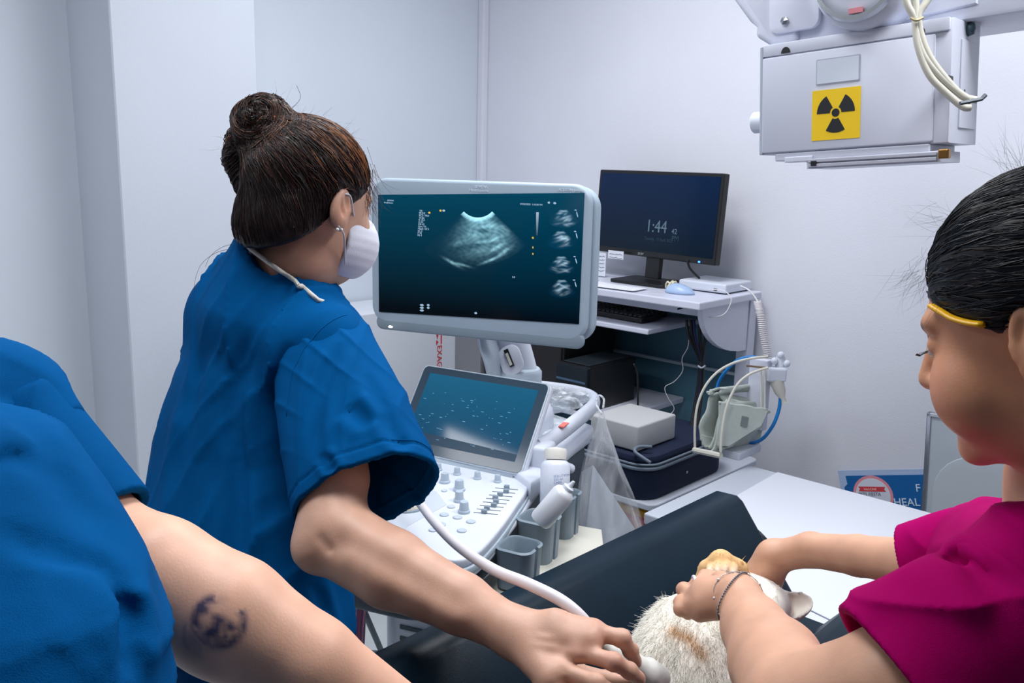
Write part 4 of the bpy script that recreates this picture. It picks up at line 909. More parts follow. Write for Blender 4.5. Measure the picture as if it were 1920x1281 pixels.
def snet(fn, lo, hi, h, refine=2):
    lo, hi = A(*lo), A(*hi); n = np.ceil((hi-lo)/h).astype(int)+1
    n = ((n+3)//4)*4+1
    ax = [lo[i]+h*np.arange(n[i]) for i in range(3)]
    c4 = [a[::4] for a in ax]; G = np.stack(np.meshgrid(*c4, indexing='ij'), -1).reshape(-1, 3)
    Vc = fn(G).reshape([len(c) for c in c4])
    V = np.repeat(np.repeat(np.repeat(Vc, 4, 0), 4, 1), 4, 2)[:n[0], :n[1], :n[2]].astype(np.float32)
    near = np.abs(Vc) < h*4*2.6
    nb = near.copy()
    for ax_ in range(3):
        s = np.roll(near, 1, ax_); nb |= s; s = np.roll(near, -1, ax_); nb |= s
    mask = np.repeat(np.repeat(np.repeat(nb, 4, 0), 4, 1), 4, 2)[:n[0], :n[1], :n[2]]
    idx = np.argwhere(mask)
    if len(idx):
        Pn = lo+idx*h; vals = np.empty(len(idx), np.float32)
        for s in range(0, len(idx), 400000): vals[s:s+400000] = fn(Pn[s:s+400000])
        V[mask] = vals
    S = V < 0; nx, ny, nz = V.shape
    cell = np.zeros((nx-1, ny-1, nz-1), np.int8)
    for a in (0, 1):
        for b in (0, 1):
            for c in (0, 1): cell += S[a:nx-1+a, b:ny-1+b, c:nz-1+c]
    act = (cell > 0) & (cell < 8); ids = -np.ones(act.shape, np.int64); ci_ = np.argwhere(act); ids[act] = np.arange(len(ci_))
    acc = np.zeros((len(ci_), 3)); cnt = np.zeros(len(ci_))
    cor = [(a, b, c) for a in (0, 1) for b in (0, 1) for c in (0, 1)]
    for p in cor:
        for axn in range(3):
            if p[axn]: continue
            q_ = list(p); q_[axn] = 1
            v0 = V[ci_[:, 0]+p[0], ci_[:, 1]+p[1], ci_[:, 2]+p[2]]; v1 = V[ci_[:, 0]+q_[0], ci_[:, 1]+q_[1], ci_[:, 2]+q_[2]]
            m = (v0 < 0) != (v1 < 0); t = np.where(m, v0/(v0-v1+1e-12), 0)
            pt = np.tile(np.array(p, float), (len(ci_), 1)); pt[:, axn] = t
            acc[m] += pt[m]; cnt[m] += 1
    X = lo+(ci_+acc/cnt[:, None])*h
    faces = []
    for axn in range(3):
        o1, o2 = [(1, 2), (2, 0), (0, 1)][axn]
        sl0 = [slice(None)]*3; sl1 = [slice(None)]*3; sl0[axn] = slice(0, -1); sl1[axn] = slice(1, None)
        s0, s1 = S[tuple(sl0)], S[tuple(sl1)]; e = np.argwhere(s0 != s1)
        e = e[(e[:, o1] > 0) & (e[:, o2] > 0) & (e[:, o1] < V.shape[o1]-1) & (e[:, o2] < V.shape[o2]-1)]
        def g(d1, d2):
            q_ = e.copy(); q_[:, o1] -= d1; q_[:, o2] -= d2; return ids[q_[:, 0], q_[:, 1], q_[:, 2]]
        F = np.stack([g(1, 1), g(0, 1), g(0, 0), g(1, 0)], 1)
        fl_ = s0[e[:, 0], e[:, 1], e[:, 2]]; F[~fl_] = F[~fl_][:, ::-1]; faces.append(F)
    F = np.concatenate(faces); F = F[(F >= 0).all(1)]
    for _ in range(refine):
        d = fn(X); g_ = grad(fn, X, h*.25); X = X-np.clip(d, -h*.5, h*.5)[:, None]*g_
    return X, F
def grad(fn, X, e=.0008, unit=True):
    g = np.stack([fn(X+A(e, 0, 0))-fn(X-A(e, 0, 0)), fn(X+A(0, e, 0))-fn(X-A(0, e, 0)), fn(X+A(0, 0, e))-fn(X-A(0, 0, e))], 1)
    n = np.linalg.norm(g, axis=1)[:, None]+1e-12
    return g/n if unit else g/(2*e)
def mesh_np(name, X, F, cols=None):
    me = bpy.data.meshes.new(name); nv, nf, k = len(X), len(F), F.shape[1]
    me.vertices.add(nv); me.vertices.foreach_set('co', X.astype(np.float32).ravel())
    me.loops.add(nf*k); me.loops.foreach_set('vertex_index', F.astype(np.int32).ravel())
    me.polygons.add(nf); me.polygons.foreach_set('loop_start', np.arange(nf, dtype=np.int32)*k)
    me.update(calc_edges=True)
    if cols is not None:
        at = me.color_attributes.new('Col', 'FLOAT_COLOR', 'POINT')
        at.data.foreach_set('color', np.concatenate([cols, np.ones((nv, 1))], 1).astype(np.float32).ravel())
    me.shade_smooth(); me.validate(); return me
def body(name, fn, lo, hi, h, m, parent=None, colf=None, refine=2, label=None):
    X, F = snet(fn, lo, hi, h, refine)
    return obj(name, mesh_np(name, X, F, colf(X) if colf else None), m, parent, I4, True, label)
LIN = lambda *c: np.array([s2l(c)[0], s2l(c)[1], s2l(c)[2]])
def strands(name, start, fn, flow, m, parent, K_=8, step=.01, r=.0006, colf=None, offs=.001, jit=.002, taper=True, ribbon=True, kind='stuff'):
    """thin hair ribbons marched along a flow field and pulled back onto the surface fn"""
    P = start.copy(); N = len(P); path = [P.copy()]; off = offs*rng.uniform(.2, 1.6, N)
    for k in range(K_-1):
        g = grad(fn, P); v = flow(P, k); v = v-g*(v*g).sum(1)[:, None]*(0.9 if offs < .5 else 0)
        v /= np.linalg.norm(v, axis=1)[:, None]+1e-9
        P = P+v*step+rng.normal(size=P.shape)*jit*.3
        d = fn(P)-off; P = P-d[:, None]*grad(fn, P); path.append(P.copy())
    return ribbons(name, np.stack(path, 1), r, m, parent, colf, kind)
def ribbons(name, path, r, m, parent, colf=None, kind='stuff', taper=True):
    N, Kk, _ = path.shape
    T = np.gradient(path, axis=1); T /= np.linalg.norm(T, axis=2)[..., None]+1e-9
    view = rng.normal(size=(N, 1, 3)); s1 = np.cross(T, view); s1 /= np.linalg.norm(s1, axis=2)[..., None]+1e-9; s2 = np.cross(T, s1)
    w_ = r*np.ones(Kk)
    if taper: w_ = r*np.linspace(1, .25, Kk)
    w_ = w_[None, :, None]
    V = np.stack([path+s1*w_, path-.5*s1*w_+.87*s2*w_, path-.5*s1*w_-.87*s2*w_], 2).reshape(-1, 3)
    b_ = (np.arange(N)[:, None]*Kk+np.arange(Kk-1)[None])*3; b_ = b_.ravel(); F = []
    for q_ in range(3):
        q2 = (q_+1) % 3; F.append(np.stack([b_+q_, b_+q2, b_+3+q2, b_+3+q_], 1))
    F = np.concatenate(F)
    cols = None
    if colf is not None: cols = np.repeat(colf(path), Kk*3, axis=0) if colf(path).ndim == 2 else colf(path).reshape(-1, 3)
    o = obj(name, mesh_np(name, V, F, cols), m, parent, I4, True)
    return tag(o, kind=kind) if kind else o
def basis(az, pitch=0, roll=0):
    """head frame columns: right, forward, up; az clockwise from +Y, pitch>0 looks down"""
    a, p = radians(az), radians(pitch)
    f = A(sin(a)*cos(p), cos(a)*cos(p), -sin(p)); r = A(cos(a), -sin(a), 0); u = np.cross(r, f)
    c, s = cos(radians(roll)), sin(radians(roll)); r2 = r*c+u*s; u2 = -r*s+u*c
    return np.stack([r2, f, u2], 1)
def head_sdf(q):
    d = ell(q, (0, -.014, .032), (.075, .096, .086))
    d = smin(d, ell(q, (0, .026, -.022), (.060, .066, .088)), .03)
    d = smin(d, ell(q, (0, .040, -.072), (.046, .048, .040)), .03)
    d = smin(d, ell(q, (0, .080, -.100), (.020, .016, .015)), .02)
    qa = q.copy(); qa[:, 0] = np.abs(qa[:, 0])
    d = smin(d, ell(qa, (.036, .066, -.034), (.026, .022, .030)), .02)
    d = smin(d, rc(qa, (.012, .088, .024), (.040, .076, .026), .008, .007), .014)
    d = smax(d, -ell(qa, (.032, .100, .006), (.017, .014, .011)), .012)
    d = smin(d, ell(qa, (.031, .0765, .004), (.0135, .0125, .0115)), .003)
    d = smin(d, rc(q, (0, .090, .010), (0, .107, -.026), .006, .0095), .010)
    d = smin(d, rc(qa, (.002, .105, -.030), (.011, .098, -.031), .008, .007), .006)
    d = smin(d, rc(qa, (0, .0945, -.056), (.018, .0865, -.058), .0062, .004), .006)
    d = smin(d, rc(qa, (0, .0925, -.067), (.015, .0865, -.066), .0075, .004), .006)
    d = smax(d, -rc(qa, (0, .103, -.0615), (.022, .092, -.061), .0022, .001), .003)
    Me = basis(0)  # ear: flattened cup
    e = ell(qa, (.079, -.012, -.006), (.010, .019, .032))
    e = smin(e, ell(qa, (.077, -.004, -.030), (.006, .009, .011)), .008)
    e = smax(e, -ell(qa, (.090, -.008, .001), (.010, .012, .021)), .004)
    e = smin(e, rc(qa, (.082, -.006, -.012), (.082, -.016, .012), .0035, .003), .004)
    e = smin(e, rc(qa, (.078, .004, -.008), (.078, .004, -.016), .005, .004), .004)
    return smin(d, e, .006)
SK1, SK2, SK3 = LIN(224, 166, 138), LIN(230, 176, 146), LIN(188, 132, 96)
def hit(fn, x, y, d0=.5, dmax=2.6):
    # walk along a view ray until it meets the surface: a point on the body for a seam, a clip or a mark
    r_ = ray(x, y); n_ = np.linalg.norm(r_); t = d0
    for _ in range(80):
        v = float(fn((CAM+r_*t)[None])[0])
        if v < .0004 or t > dmax: break
        t += max(v*.7, .0006)/n_
    return CAM+r_*t
def loop_on(fn, c, n, r0, N=60, off=.0012):
    n = A(*n)/np.linalg.norm(n); u = np.cross(n, A(0, 0, 1)); u /= np.linalg.norm(u); v = np.cross(n, u); P = np.array([c+r0*(u*cos(a)+v*sin(a)) for a in np.linspace(0, 2*pi, N, endpoint=False)])
    for _ in range(8):
        g = grad(fn, P); g = g-n*(g@n)[:, None]; g /= np.linalg.norm(g, axis=1)[:, None]+1e-9; P = P-(fn(P)-off)[:, None]*g
    return P
def fold_lines(fn, lines, wd=.012, am=-.010):
    # cloth folds: each pixel polyline is dropped onto the cloth and becomes a real groove with a ridge beside it
    out = []
    for ln in lines:
        w2, a2 = (ln[-1] if ln[-1][0] == 'w' else ('w', wd, am))[1:]
        px_ = catmull([np.array(p, float) for p in ln if p[0] != 'w'], 8); L_ = np.cumsum([0]+[np.linalg.norm(b-a) for a, b in zip(px_, px_[1:])])
        n_ = max(2, int(L_[-1]/32)+1); q_ = np.linspace(0, L_[-1], n_); X_ = np.interp(q_, L_, [p[0] for p in px_]); Y_ = np.interp(q_, L_, [p[1] for p in px_])
        out.append((np.array([hit(fn, x, y) for x, y in zip(X_, Y_)]), w2, a2))
    return out
def folds(P, FL):
    s_ = np.zeros(len(P))
    for pts, w2, a2 in FL:
        lo_, hi_ = pts.min(0)-w2*4, pts.max(0)+w2*4; m_ = ((P > lo_) & (P < hi_)).all(1)
        if not m_.any(): continue
        Q = P[m_]; d = np.full(len(Q), 9.0); tt = np.zeros(len(Q)); n_ = len(pts)-1
        for k in range(n_):
            a, b = pts[k], pts[k+1]; ba = b-a; t = np.clip(((Q-a)@ba)/(ba@ba+1e-12), 0, 1); e = np.linalg.norm(Q-a-t[:, None]*ba, axis=1)
            c_ = e < d; d = np.where(c_, e, d); tt = np.where(c_, (k+t)/n_, tt)
        fade = np.clip(np.minimum(tt, 1-tt)*5, .0, 1)
        s_[m_] += a2*fade*(np.exp(-(d/w2)**2)-.5*np.exp(-((d-2*w2)/w2)**2))
    return s_
FOLD_D, FOLD_N, FOLD_S = [], [], []
def skincol(base, extra=None):
    def f(X):
        c = np.tile(base, (len(X), 1)); n = wob(X, 40, 3)[:, None]
        c = c*(1+.05*n)*np.array([1, 1-.0, 1]); 
        if extra: c = extra(X, c)
        return c
    return f
def finger(P, pts, r0=.0092, r1=.0072, k=.004):
    n = len(pts); rs = np.linspace(r0, r1, n); d = chain(P, pts, rs, k)
    for i in range(1, n-1): d = smin(d, rc(P, pts[i], A(*pts[i])+1e-4, rs[i]*1.10, rs[i]*1.10), .004)
    return d
def nail(name, tip, base, up_, parent, s=.0058):
    """small fingernail plate on a fingertip"""
    t = Vector(tip); b_ = Vector(base); y = (t-b_).normalized(); z = Vector(up_); z = (z-y*z.dot(y)).normalized(); x = y.cross(z)
    m = Matrix((x, y, z)).transposed().to_4x4(); m.translation = t+z*.0052+y*.001
    bm = NB(); bmesh.ops.create_uvsphere(bm, u_segments=12, v_segments=8, radius=1, matrix=m @ Matrix.Diagonal((s*.8, s, .0016, 1)))
    return obj('fingernail', bm, mat('nail', (232, 190, 184), .25), parent, I4, True)
# =================================================================== the doctor in blue, seen from behind
doc = thing('person', 'person in blue scrubs with a brown hair bun and face mask scanning the dog', 'person', [-.45, 1.50, 0])
HB = basis(38, 14, 0); HC = A(*W(588, 382, 1.46))
hq = lambda P: (P-HC)@HB
def hw(x, y, z): return HC+HB@A(x, y, z)
Sr, Sl = W(612, 645, 1.40), W(436, 590, 1.57)          # shoulder joints
EB = W(612, 1012, 1.255); WR = W(968, 1188, 1.135)
F1, F2 = W(735, 1068, 1.215), W(865, 1132, 1.17)
KI, KM, KR, KP = W(1112, 1184, 1.105), W(1085, 1222, 1.085), W(1052, 1256, 1.075), W(1015, 1285, 1.075)
neckb = W(535, 525, 1.50)
arm_l = [Sl, W(420, 830, 1.70), W(540, 900, 1.86), W(600, 905, 1.90)]
def hand_doc(P):
    d = rc(P, WR, (KI+KM)/2, .027, .021)
    d = smin(d, rc(P, WR, (KR+KP)/2, .027, .020), .02)
    d = smin(d, chain(P, [WR, W(1040, 1172, 1.12), KI], [.024, .018, .0135], .01), .012)
    d = smin(d, rc(P, KI, KI+1e-4, .0135, .0135), .008); d = smin(d, rc(P, KM, KM+1e-4, .014, .014), .008); d = smin(d, rc(P, KR, KR+1e-4, .013, .013), .008)
    for K_, am in ((KI, .0016), (KM, .0022), (KR, .002)): d = d-crease(P, [(A(*WR)*.6+K_*.4-FW*.022, K_-FW*.016, .006, am)])
    d = d-crease(P, [(W(1010, 1195, 1.095), W(1075, 1200, 1.07), .004, .0014), (W(1020, 1225, 1.09), W(1060, 1250, 1.06), .004, .0015), (W(1000, 1210, 1.09), W(1040, 1212, 1.08), .004, .0012)])
    fi = finger(P, [KI, W(1166, 1197, 1.095), W(1182, 1220, 1.108), W(1192, 1240, 1.118)], .0112, .0076)
    fm = finger(P, [KM, W(1150, 1241, 1.065), W(1180, 1258, 1.072), W(1198, 1272, 1.085)], .0108, .008)
    fr = finger(P, [KR, W(1118, 1280, 1.05), W(1150, 1300, 1.06), W(1172, 1312, 1.07)], .0105, .0078)
    fp = finger(P, [KP, W(1075, 1308, 1.05), W(1105, 1325, 1.06), W(1125, 1335, 1.07)], .0095, .007)
    th = finger(P, [W(1010, 1230, 1.14), W(1080, 1262, 1.17), W(1140, 1275, 1.17), W(1180, 1280, 1.155)], .014, .009)
    for f_ in (fi, fm, fr, fp): d = smin(d, f_, .005)
    return smin(d, th, .01)
def doc_arm(P):
    d = chain(P, [A(*Sr), W(628, 900, 1.29), EB, F1, F2, WR], [.052, .047, .044, .0505, .038, .0285], .010)
    d = smin(d, rc(P, W(585, 1035, 1.235), W(588, 1040, 1.235), .020, .018), .025)
    d = smin(d, rc(P, W(640, 990, 1.25), F1, .04, .034), .03)
    d = d-crease(P, [(W(640, 1020, 1.195), W(840, 1125, 1.125), .018, -.006), (W(660, 1045, 1.185), W(860, 1160, 1.125), .015, .004), (W(600, 1010, 1.2), W(618, 1030, 1.2), .006, -.004)])
    return smin(d, hand_doc(P), .012)
def doc_skin(P):
    q = hq(P); d = head_sdf(q)
    d = smin(d, chain(P, [hw(0, -.005, -.04), hw(0, -.008, -.09), neckb], [.052, .047, .052], .02), .03)
    d = smin(d, rc(P, W(430, 600, 1.6), W(590, 650, 1.42), .055, .055), .05)
    d = smin(d, chain(P, [neckb, W(470, 800, 1.52), W(440, 1050, 1.5)], [.07, .10, .10], .05), .04)
    d = smin(d, doc_arm(P), .03)
    la = chain(P, arm_l, [.05, .042, .032, .026], .02)
    for k_ in range(4): la = smin(la, finger(P, [A(*arm_l[3])+MX*(.018-k_*.013), A(*arm_l[3])+MY*.05+MX*(.022-k_*.016), A(*arm_l[3])+MY*(.085-.008*abs(k_-1))+MX*(.024-k_*.017)+A(0, 0, -.012)], .009, .007), .006)
    la = smin(la, finger(P, [A(*arm_l[3]), A(*arm_l[3])+MX*.045+MY*.02, A(*arm_l[3])+MX*.06+MY*.045], .011, .008), .008)
    return smin(d, la, .03)
def dcol(X, c):
    q = hq(X); lob = np.exp(-((np.abs(q[:, 0])-.078)**2+(q[:, 1]+.008)**2+(q[:, 2]+.01)**2)/.02**2)[:, None]
    c = c*(1-lob*np.array([0, .12, .14]))
    for p_ in (KI, KM, W(1150, 1241, 1.065), W(1198, 1272, 1.085), W(585, 1038, 1.235)):
        g_ = np.exp(-((X-A(*p_))**2).sum(1)/.014**2)[:, None]; c = c*(1-g_*np.array([.02, .16, .12]))
    nk = np.exp(-((X-A(*W(560, 500, 1.45)))**2).sum(1)/.07**2)[:, None]; c = c*(1-nk*np.array([.06, .14, .2]))
    return c
allp = np.array([Sr, Sl, EB, KP, HC, arm_l[2], arm_l[3], W(1200, 1335, 1.05), W(440, 1080, 1.5)])
skin_o = body('skin', doc_skin, allp.min(0)-.16, allp.max(0)+.16, .0042, M_skin, doc, skincol(LIN(204, 160, 137), dcol))
# hand again at finer resolution is part of the same surface: refine the whole arm
for (tip, base) in ((W(1192, 1240, 1.118), W(1182, 1220, 1.108)), (W(1198, 1272, 1.085), W(1180, 1258, 1.072))):
    nail('fingernail', tip, base, -FW+A(0, 0, .4), doc)
# hair
def doc_hair(P):
    q = hq(P)
    d = ell(q, (0, -.022, .042), (.086, .104, .090))
    d = smin(d, ell(q, (-.006, -.060, -.040), (.080, .058, .078)), .03)
    f = smax((.048+(q[:, 1]-.08)*.78-q[:, 2])/1.27, -(.012+q[:, 1])*.0+(q[:, 1]-.10), .01)
    d = smax(d, f, .012)
    ex_ = ell(np.stack([np.abs(q[:, 0]), q[:, 1], q[:, 2]], 1), (.086, -.006, -.008), (.020, .024, .036)); d = smax(d, -ex_, .01)
    return d-.0022*np.abs(wob(q*A(1, .35, 1), 70, 5))
BN = A(*W(495, 234, 1.41)); BNd = A(*W(490, 276, 1.41))
def doc_bun(P):
    d = ell(P, BN, (.040, .042, .042)); d = smin(d, rc(P, BN, BNd, .036, .033), .03)
    q = P-BN; an = np.arctan2(q@UP, q@RT); rr = np.sqrt((q@UP)**2+(q@RT)**2)
    return d-.0022*np.sin(an*2+rr*170)-.0012*np.sin(an*5-rr*260)
def hair_fn(P):
    d = smin(doc_hair(P), doc_bun(P), .012)
    d = smin(d, chain(P, [W(475, 290, 1.43), W(446, 262, 1.45), W(441, 300, 1.46), W(458, 350, 1.45)], [.014, .014, .016, .016], .02), .015)
    return d
HD, HM, HL = LIN(24, 12, 12), LIN(66, 34, 22), LIN(150, 96, 58)
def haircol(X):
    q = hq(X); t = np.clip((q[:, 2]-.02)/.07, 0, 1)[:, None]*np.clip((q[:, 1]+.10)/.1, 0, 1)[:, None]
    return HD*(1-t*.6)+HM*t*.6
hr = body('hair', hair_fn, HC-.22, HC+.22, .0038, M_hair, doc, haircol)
hair_v = np.array([v.co for v in hr.data.vertices])+A(*doc.location)
def pick(V, N, cond=None):
    ok = np.arange(len(V)) if cond is None else np.where(cond(V))[0]
    return V[rng.choice(ok, N)]
TG = BN-.01*UP
def flow_doc(P, k): return (TG-P)+rng.normal(size=P.shape)*.012
def hcol(a, b, c, pb=.3, pc=.15):
    def f(path):
        n = len(path); r_ = rng.random(n)[:, None]; u = rng.random(n)[:, None]
        base = np.where(r_ < pc, c, np.where(r_ < pc+pb, b, a)); return base*(.75+.5*u)
    return f
up_part = lambda V: (hq(V)[:, 2] > .0)
st = pick(hair_v, 2600, up_part)
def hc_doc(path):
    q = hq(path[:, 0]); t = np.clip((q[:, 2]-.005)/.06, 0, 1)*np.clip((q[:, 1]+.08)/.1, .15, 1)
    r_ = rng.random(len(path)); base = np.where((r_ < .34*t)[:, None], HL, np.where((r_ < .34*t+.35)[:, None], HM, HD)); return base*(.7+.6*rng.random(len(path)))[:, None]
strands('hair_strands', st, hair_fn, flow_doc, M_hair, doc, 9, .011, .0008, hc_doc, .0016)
st = pick(hair_v, 1500, lambda V: hq(V)[:, 2] < .01)
strands('hair_strands', st, hair_fn, lambda P, k: (TG-P)*1.0+rng.normal(size=P.shape)*.01, M_hair, doc, 7, .012, .0007, hcol(HD*.8, HD*1.5, HM, .2, .04), .001)
bun_v = hair_v[np.linalg.norm(hair_v-BN, axis=1) < .065]
strands('bun_strands', bun_v[rng.choice(len(bun_v), 900)], hair_fn, lambda P, k: np.cross(P-BN, -FW+.3*UP)+.15*(P-BN), M_hair, doc, 8, .009, .0008, hcol(HD, HM, HL*.7, .35, .08), .002)
def flyaways(name, roots, dirs, n, m, parent, col, L_=.07, r=.0003, spread=.5, Kk=8):
    out = []
    for _ in range(n):
        i = random.randrange(len(roots)); p = A(*roots[i]).copy()+rng.normal(size=3)*.008; d = A(*dirs[i])+rng.normal(size=3)*spread; d /= np.linalg.norm(d); c_ = rng.normal(size=3)*.35
        l = L_*random.uniform(.4, 1.2)/Kk; pp = [p.copy()]
        for k in range(Kk-1): d = d+c_*.18; d /= np.linalg.norm(d); p = p+d*l; pp.append(p.copy())
        out.append(pp)
    return ribbons(name, np.array(out), r, m, parent, lambda path: np.tile(col, (len(path), 1)))
flyaways('stray_hairs', [W(530, 215, 1.45), W(560, 225, 1.46), W(600, 235, 1.5), W(645, 255, 1.52), W(430, 280, 1.46), W(520, 200, 1.43)], [UP*.8+RT*.6, UP*.6+RT, UP*.4+RT, RT+UP*.2, -RT, UP+RT*.5], 110, M_hair, doc, HM*1.2, .03, .00016)
flyaways('stray_hairs', [W(500, 465, 1.44), W(540, 465, 1.44), W(470, 465, 1.45), W(585, 450, 1.45)], [-UP+RT*.4, -UP+RT*.3, -UP-RT*.8, -UP*.8+RT*.5], 60, M_hair, doc, HD*1.5, .045, .00018)
for pts in ([W(450, 466, 1.45), W(410, 472, 1.47), W(378, 495, 1.5), W(365, 530, 1.52), W(366, 560, 1.53)], [W(455, 455, 1.45), W(420, 462, 1.47), W(395, 480, 1.5), W(385, 500, 1.52)], [W(545, 205, 1.43), W(560, 190, 1.43), W(563, 178, 1.43), W(556, 160, 1.43)]):
    tag(obj('stray_hair', tb(pts, .00032, 4), M_hair_dark if 'M_hair_dark' in globals() else mat('hair_thread', (60, 34, 30), .5), doc, I4, True), kind='stuff')
fr_v = hair_v[(hq(hair_v)[:, 1] > .055) & (hq(hair_v)[:, 2] > .03)]
if len(fr_v): flyaways('fringe_hairs', list(fr_v[::max(1, len(fr_v)//60)]), [HB@A(.3, .35, -1)]*60+[HB@A(.3, .35, -1)]*80, 420, M_hair, doc, HM*1.3, .06, .0004, .2)
# mask
def mask_fn(P):
    q = hq(P); o_ = ell(q, (0, .052, -.052), (.069, .084, .068)); i_ = ell(q, (0, .049, -.052), (.063, .076, .062))
    d = np.maximum(o_, -i_); d = smax(d, .028-q[:, 1], .003)
    return smax(d, np.abs(q[:, 2]+.056)-.052, .006)-.0002*np.sin(q[:, 2]*420)
body('face_mask', mask_fn, HC-.17, HC+.17, .0026, mat('mask_white', (226, 228, 240), .8, bump=.2, bscale=700, sss=.2), doc)
for s_ in (1, -1):
    obj('mask_loop', tb([hw(.062*s_, .034, -.012), hw(.074*s_, .018, -.002), hw(.083*s_, .0, .016), hw(.082*s_, -.016, .016)], .0014, 6), M_white, doc, I4, True)
    obj('mask_loop', tb([hw(.060*s_, .034, -.088), hw(.070*s_, .018, -.062), hw(.079*s_, .004, -.044), hw(.084*s_, -.014, -.034)], .0014, 6), M_white, doc, I4, True)
for p_ in ((.083, -.006, -.038), (.088, -.018, -.040)):
    bm = NB(); bmesh.ops.create_uvsphere(bm, u_segments=10, v_segments=8, radius=.0026, matrix=Matrix.Translation(Vector(hw(*p_)))); obj('earring', bm, mat('pearl', (236, 232, 226), .2), doc, I4, True)
# scrub top
hx0 = (A(*Sr)-A(*Sl))*A(1, 1, 0); hxn = hx0/np.linalg.norm(hx0); sh_ax = A(*Sr)-A(*Sl); sang = math.atan2(sh_ax[1], sh_ax[0])
def ringp(px, py, d, rx, ry): p = W(px, py, d); return (p[2], p[0], p[1], rx, ry, sang)
rings = [ringp(500, 500, 1.52, .075, .06), ringp(502, 545, 1.52, .100, .070), ringp(502, 600, 1.52, .140, .092), ringp(486, 700, 1.52, .168, .118), ringp(462, 820, 1.52, .180, .132), ringp(452, 940, 1.50, .188, .145), ringp(452, 1080, 1.48, .196, .155), ringp(452, 1230, 1.44, .204, .165)]
Hb = W(688, 930, 1.272); Ha = A(*W(606, 655, 1.42)); hax = (Hb-Ha)/np.linalg.norm(Hb-Ha)
tip_n = hax+(-FW)*.30; tip_n /= np.linalg.norm(tip_n)
hem_r = RT*.94+UP*.34; hem_r = hem_r-tip_n*(hem_r@tip_n); hem_r /= np.linalg.norm(hem_r); hem_f = np.cross(tip_n, hem_r)
def sleeve(P, off=0):
    t = np.clip(((P-Ha)@hax)/np.linalg.norm(Hb-Ha), -.2, 1.25); c_ = Ha+t[:, None]*(Hb-Ha)
    q = P-c_; u = q@hem_r; v = q@hem_f; z_ = q@hax-0
    ru = np.interp(t, [-.2, 0, .35, 1, 1.25], [.068, .080, .092, .108, .112])-off; rv = np.interp(t, [-.2, 0, .35, 1, 1.25], [.066, .074, .072, .070, .070])-off
    q2 = np.stack([u/ru, v/rv], 1); k0 = np.linalg.norm(q2, axis=1)+1e-9; k1 = np.sqrt((u/ru**2)**2+(v/rv**2)**2)+1e-9
    d = k0*(k0-1)/k1
    over = -.085-((P-Ha)@hax)
    return smax(d, over, .05)
def cut_sl(P): return (P-Hb)@tip_n
def doc_top(P):
    d = stack(P, rings)
    d = smin(d, rc(P, Sl, Sr, .066, .058), .06)
    d = smin(d, rc(P, W(445, 590, 1.58), W(495, 520, 1.53), .048, .050), .05)
    d = smin(d, rc(P, W(590, 640, 1.42), W(545, 540, 1.5), .055, .05), .05)
    # left sleeve
    ls = rc(P, Sl, W(425, 760, 1.70), .07, .085); d = smin(d, smax(ls, (P-W(425, 760, 1.70))@A(*(W(425, 760, 1.70)-Sl))/.25, .01), .03)
    if FOLD_D: d = d-folds(P, FOLD_D)
    d = d-crease(P, [(W(560, 690, 1.30), W(545, 950, 1.28), .022, -.016), (W(500, 620, 1.35), W(480, 900, 1.30), .03, .008), (W(430, 620, 1.45), W(350, 900, 1.35), .03, .007), (W(420, 700, 1.42), W(520, 560, 1.40), .02, .005), (W(400, 760, 1.38), W(420, 1100, 1.3), .028, -.008), (W(330, 800, 1.42), W(300, 1150, 1.36), .03, .008), (W(560, 1000, 1.3), W(600, 1220, 1.28), .022, .010), (W(500, 950, 1.3), W(520, 1200, 1.28), .022, -.010), (W(610, 1060, 1.3), W(625, 1200, 1.28), .014, -.008)])
    # torso armhole only; the right sleeve is its own piece
    q = P-Ha
    d = smin(d, rc(P, Ha, Ha+hax*.06, .058, .060), .02)
    nk = NKN; hgt = (P-NKP)@nk
    col = rc(P, W(505, 600, 1.50), W(545, 470, 1.49), .112, .090); d = smin(d, smax(col, hgt, .006), .03); d = smax(d, smax(hgt, rc(P, NKP-nk*.1, NKP+nk*.2, .12, .12), .01), .004) if 0 else d
    hole = smax(rc(P, NKP-nk*.03, NKP+nk*.2, .076, .10), -hgt-.03, .01); d = smax(d, -hole, .004)
    hem = P[:, 2]-W(640, 1225, 1.36)[2]; d = smax(d, -hem, .008)
    return d-.004*wob(P, 13, 11)-.010*wrk(P, hxn+A(0, 0, .22), 30, 51, 1.8)-.005*wrk(P, hxn+A(0, 0, -.45), 56, 54, 2.0)
NKN = RT*.56+UP*.80-FW*.10; NKN = NKN/np.linalg.norm(NKN); NKP = A(*W(545, 484, 1.475))
def doc_sleeve(P):
    wv = (folds(P, FOLD_S) if FOLD_S else 0)+.003*wob(P, 14, 11)+.008*wrk(P, hem_r*.9+hax*.35, 40, 57, 1.8)+.004*wrk(P, hem_r*.8-hax*.45, 66, 59, 2.0)
    s = sleeve(P); s = s-crease(P, [(W(650, 620, 1.33), W(560, 750, 1.25), .02, .006), (W(620, 720, 1.26), W(690, 880, 1.18), .018, -.008), (W(660, 700, 1.26), W(760, 850, 1.2), .025, .006), (W(580, 760, 1.24), W(640, 900, 1.18), .014, .006), (W(565, 850, 1.22), W(600, 940, 1.18), .012, -.005)])
    s = s-.0024*np.exp(-((cut_sl(P)+.02)/.002)**2)*-1
    s = s-wv; inn = s+.0075
    d = smax(s, cut_sl(P), .002)
    return smax(d, -smax(inn, -((P-Ha)@hax)+.08, .02), .002)
lo = np.array([Sl, Sr, W(300, 1240, 1.6), W(830, 960, 1.2), W(250, 900, 1.5)]).min(0)-.08; hi = np.array([Sl, Sr, W(820, 900, 1.25), arm_l[1]]).max(0)+.14; lo[2] = W(640, 1225, 1.36)[2]-.02; hi[1] = 1.95
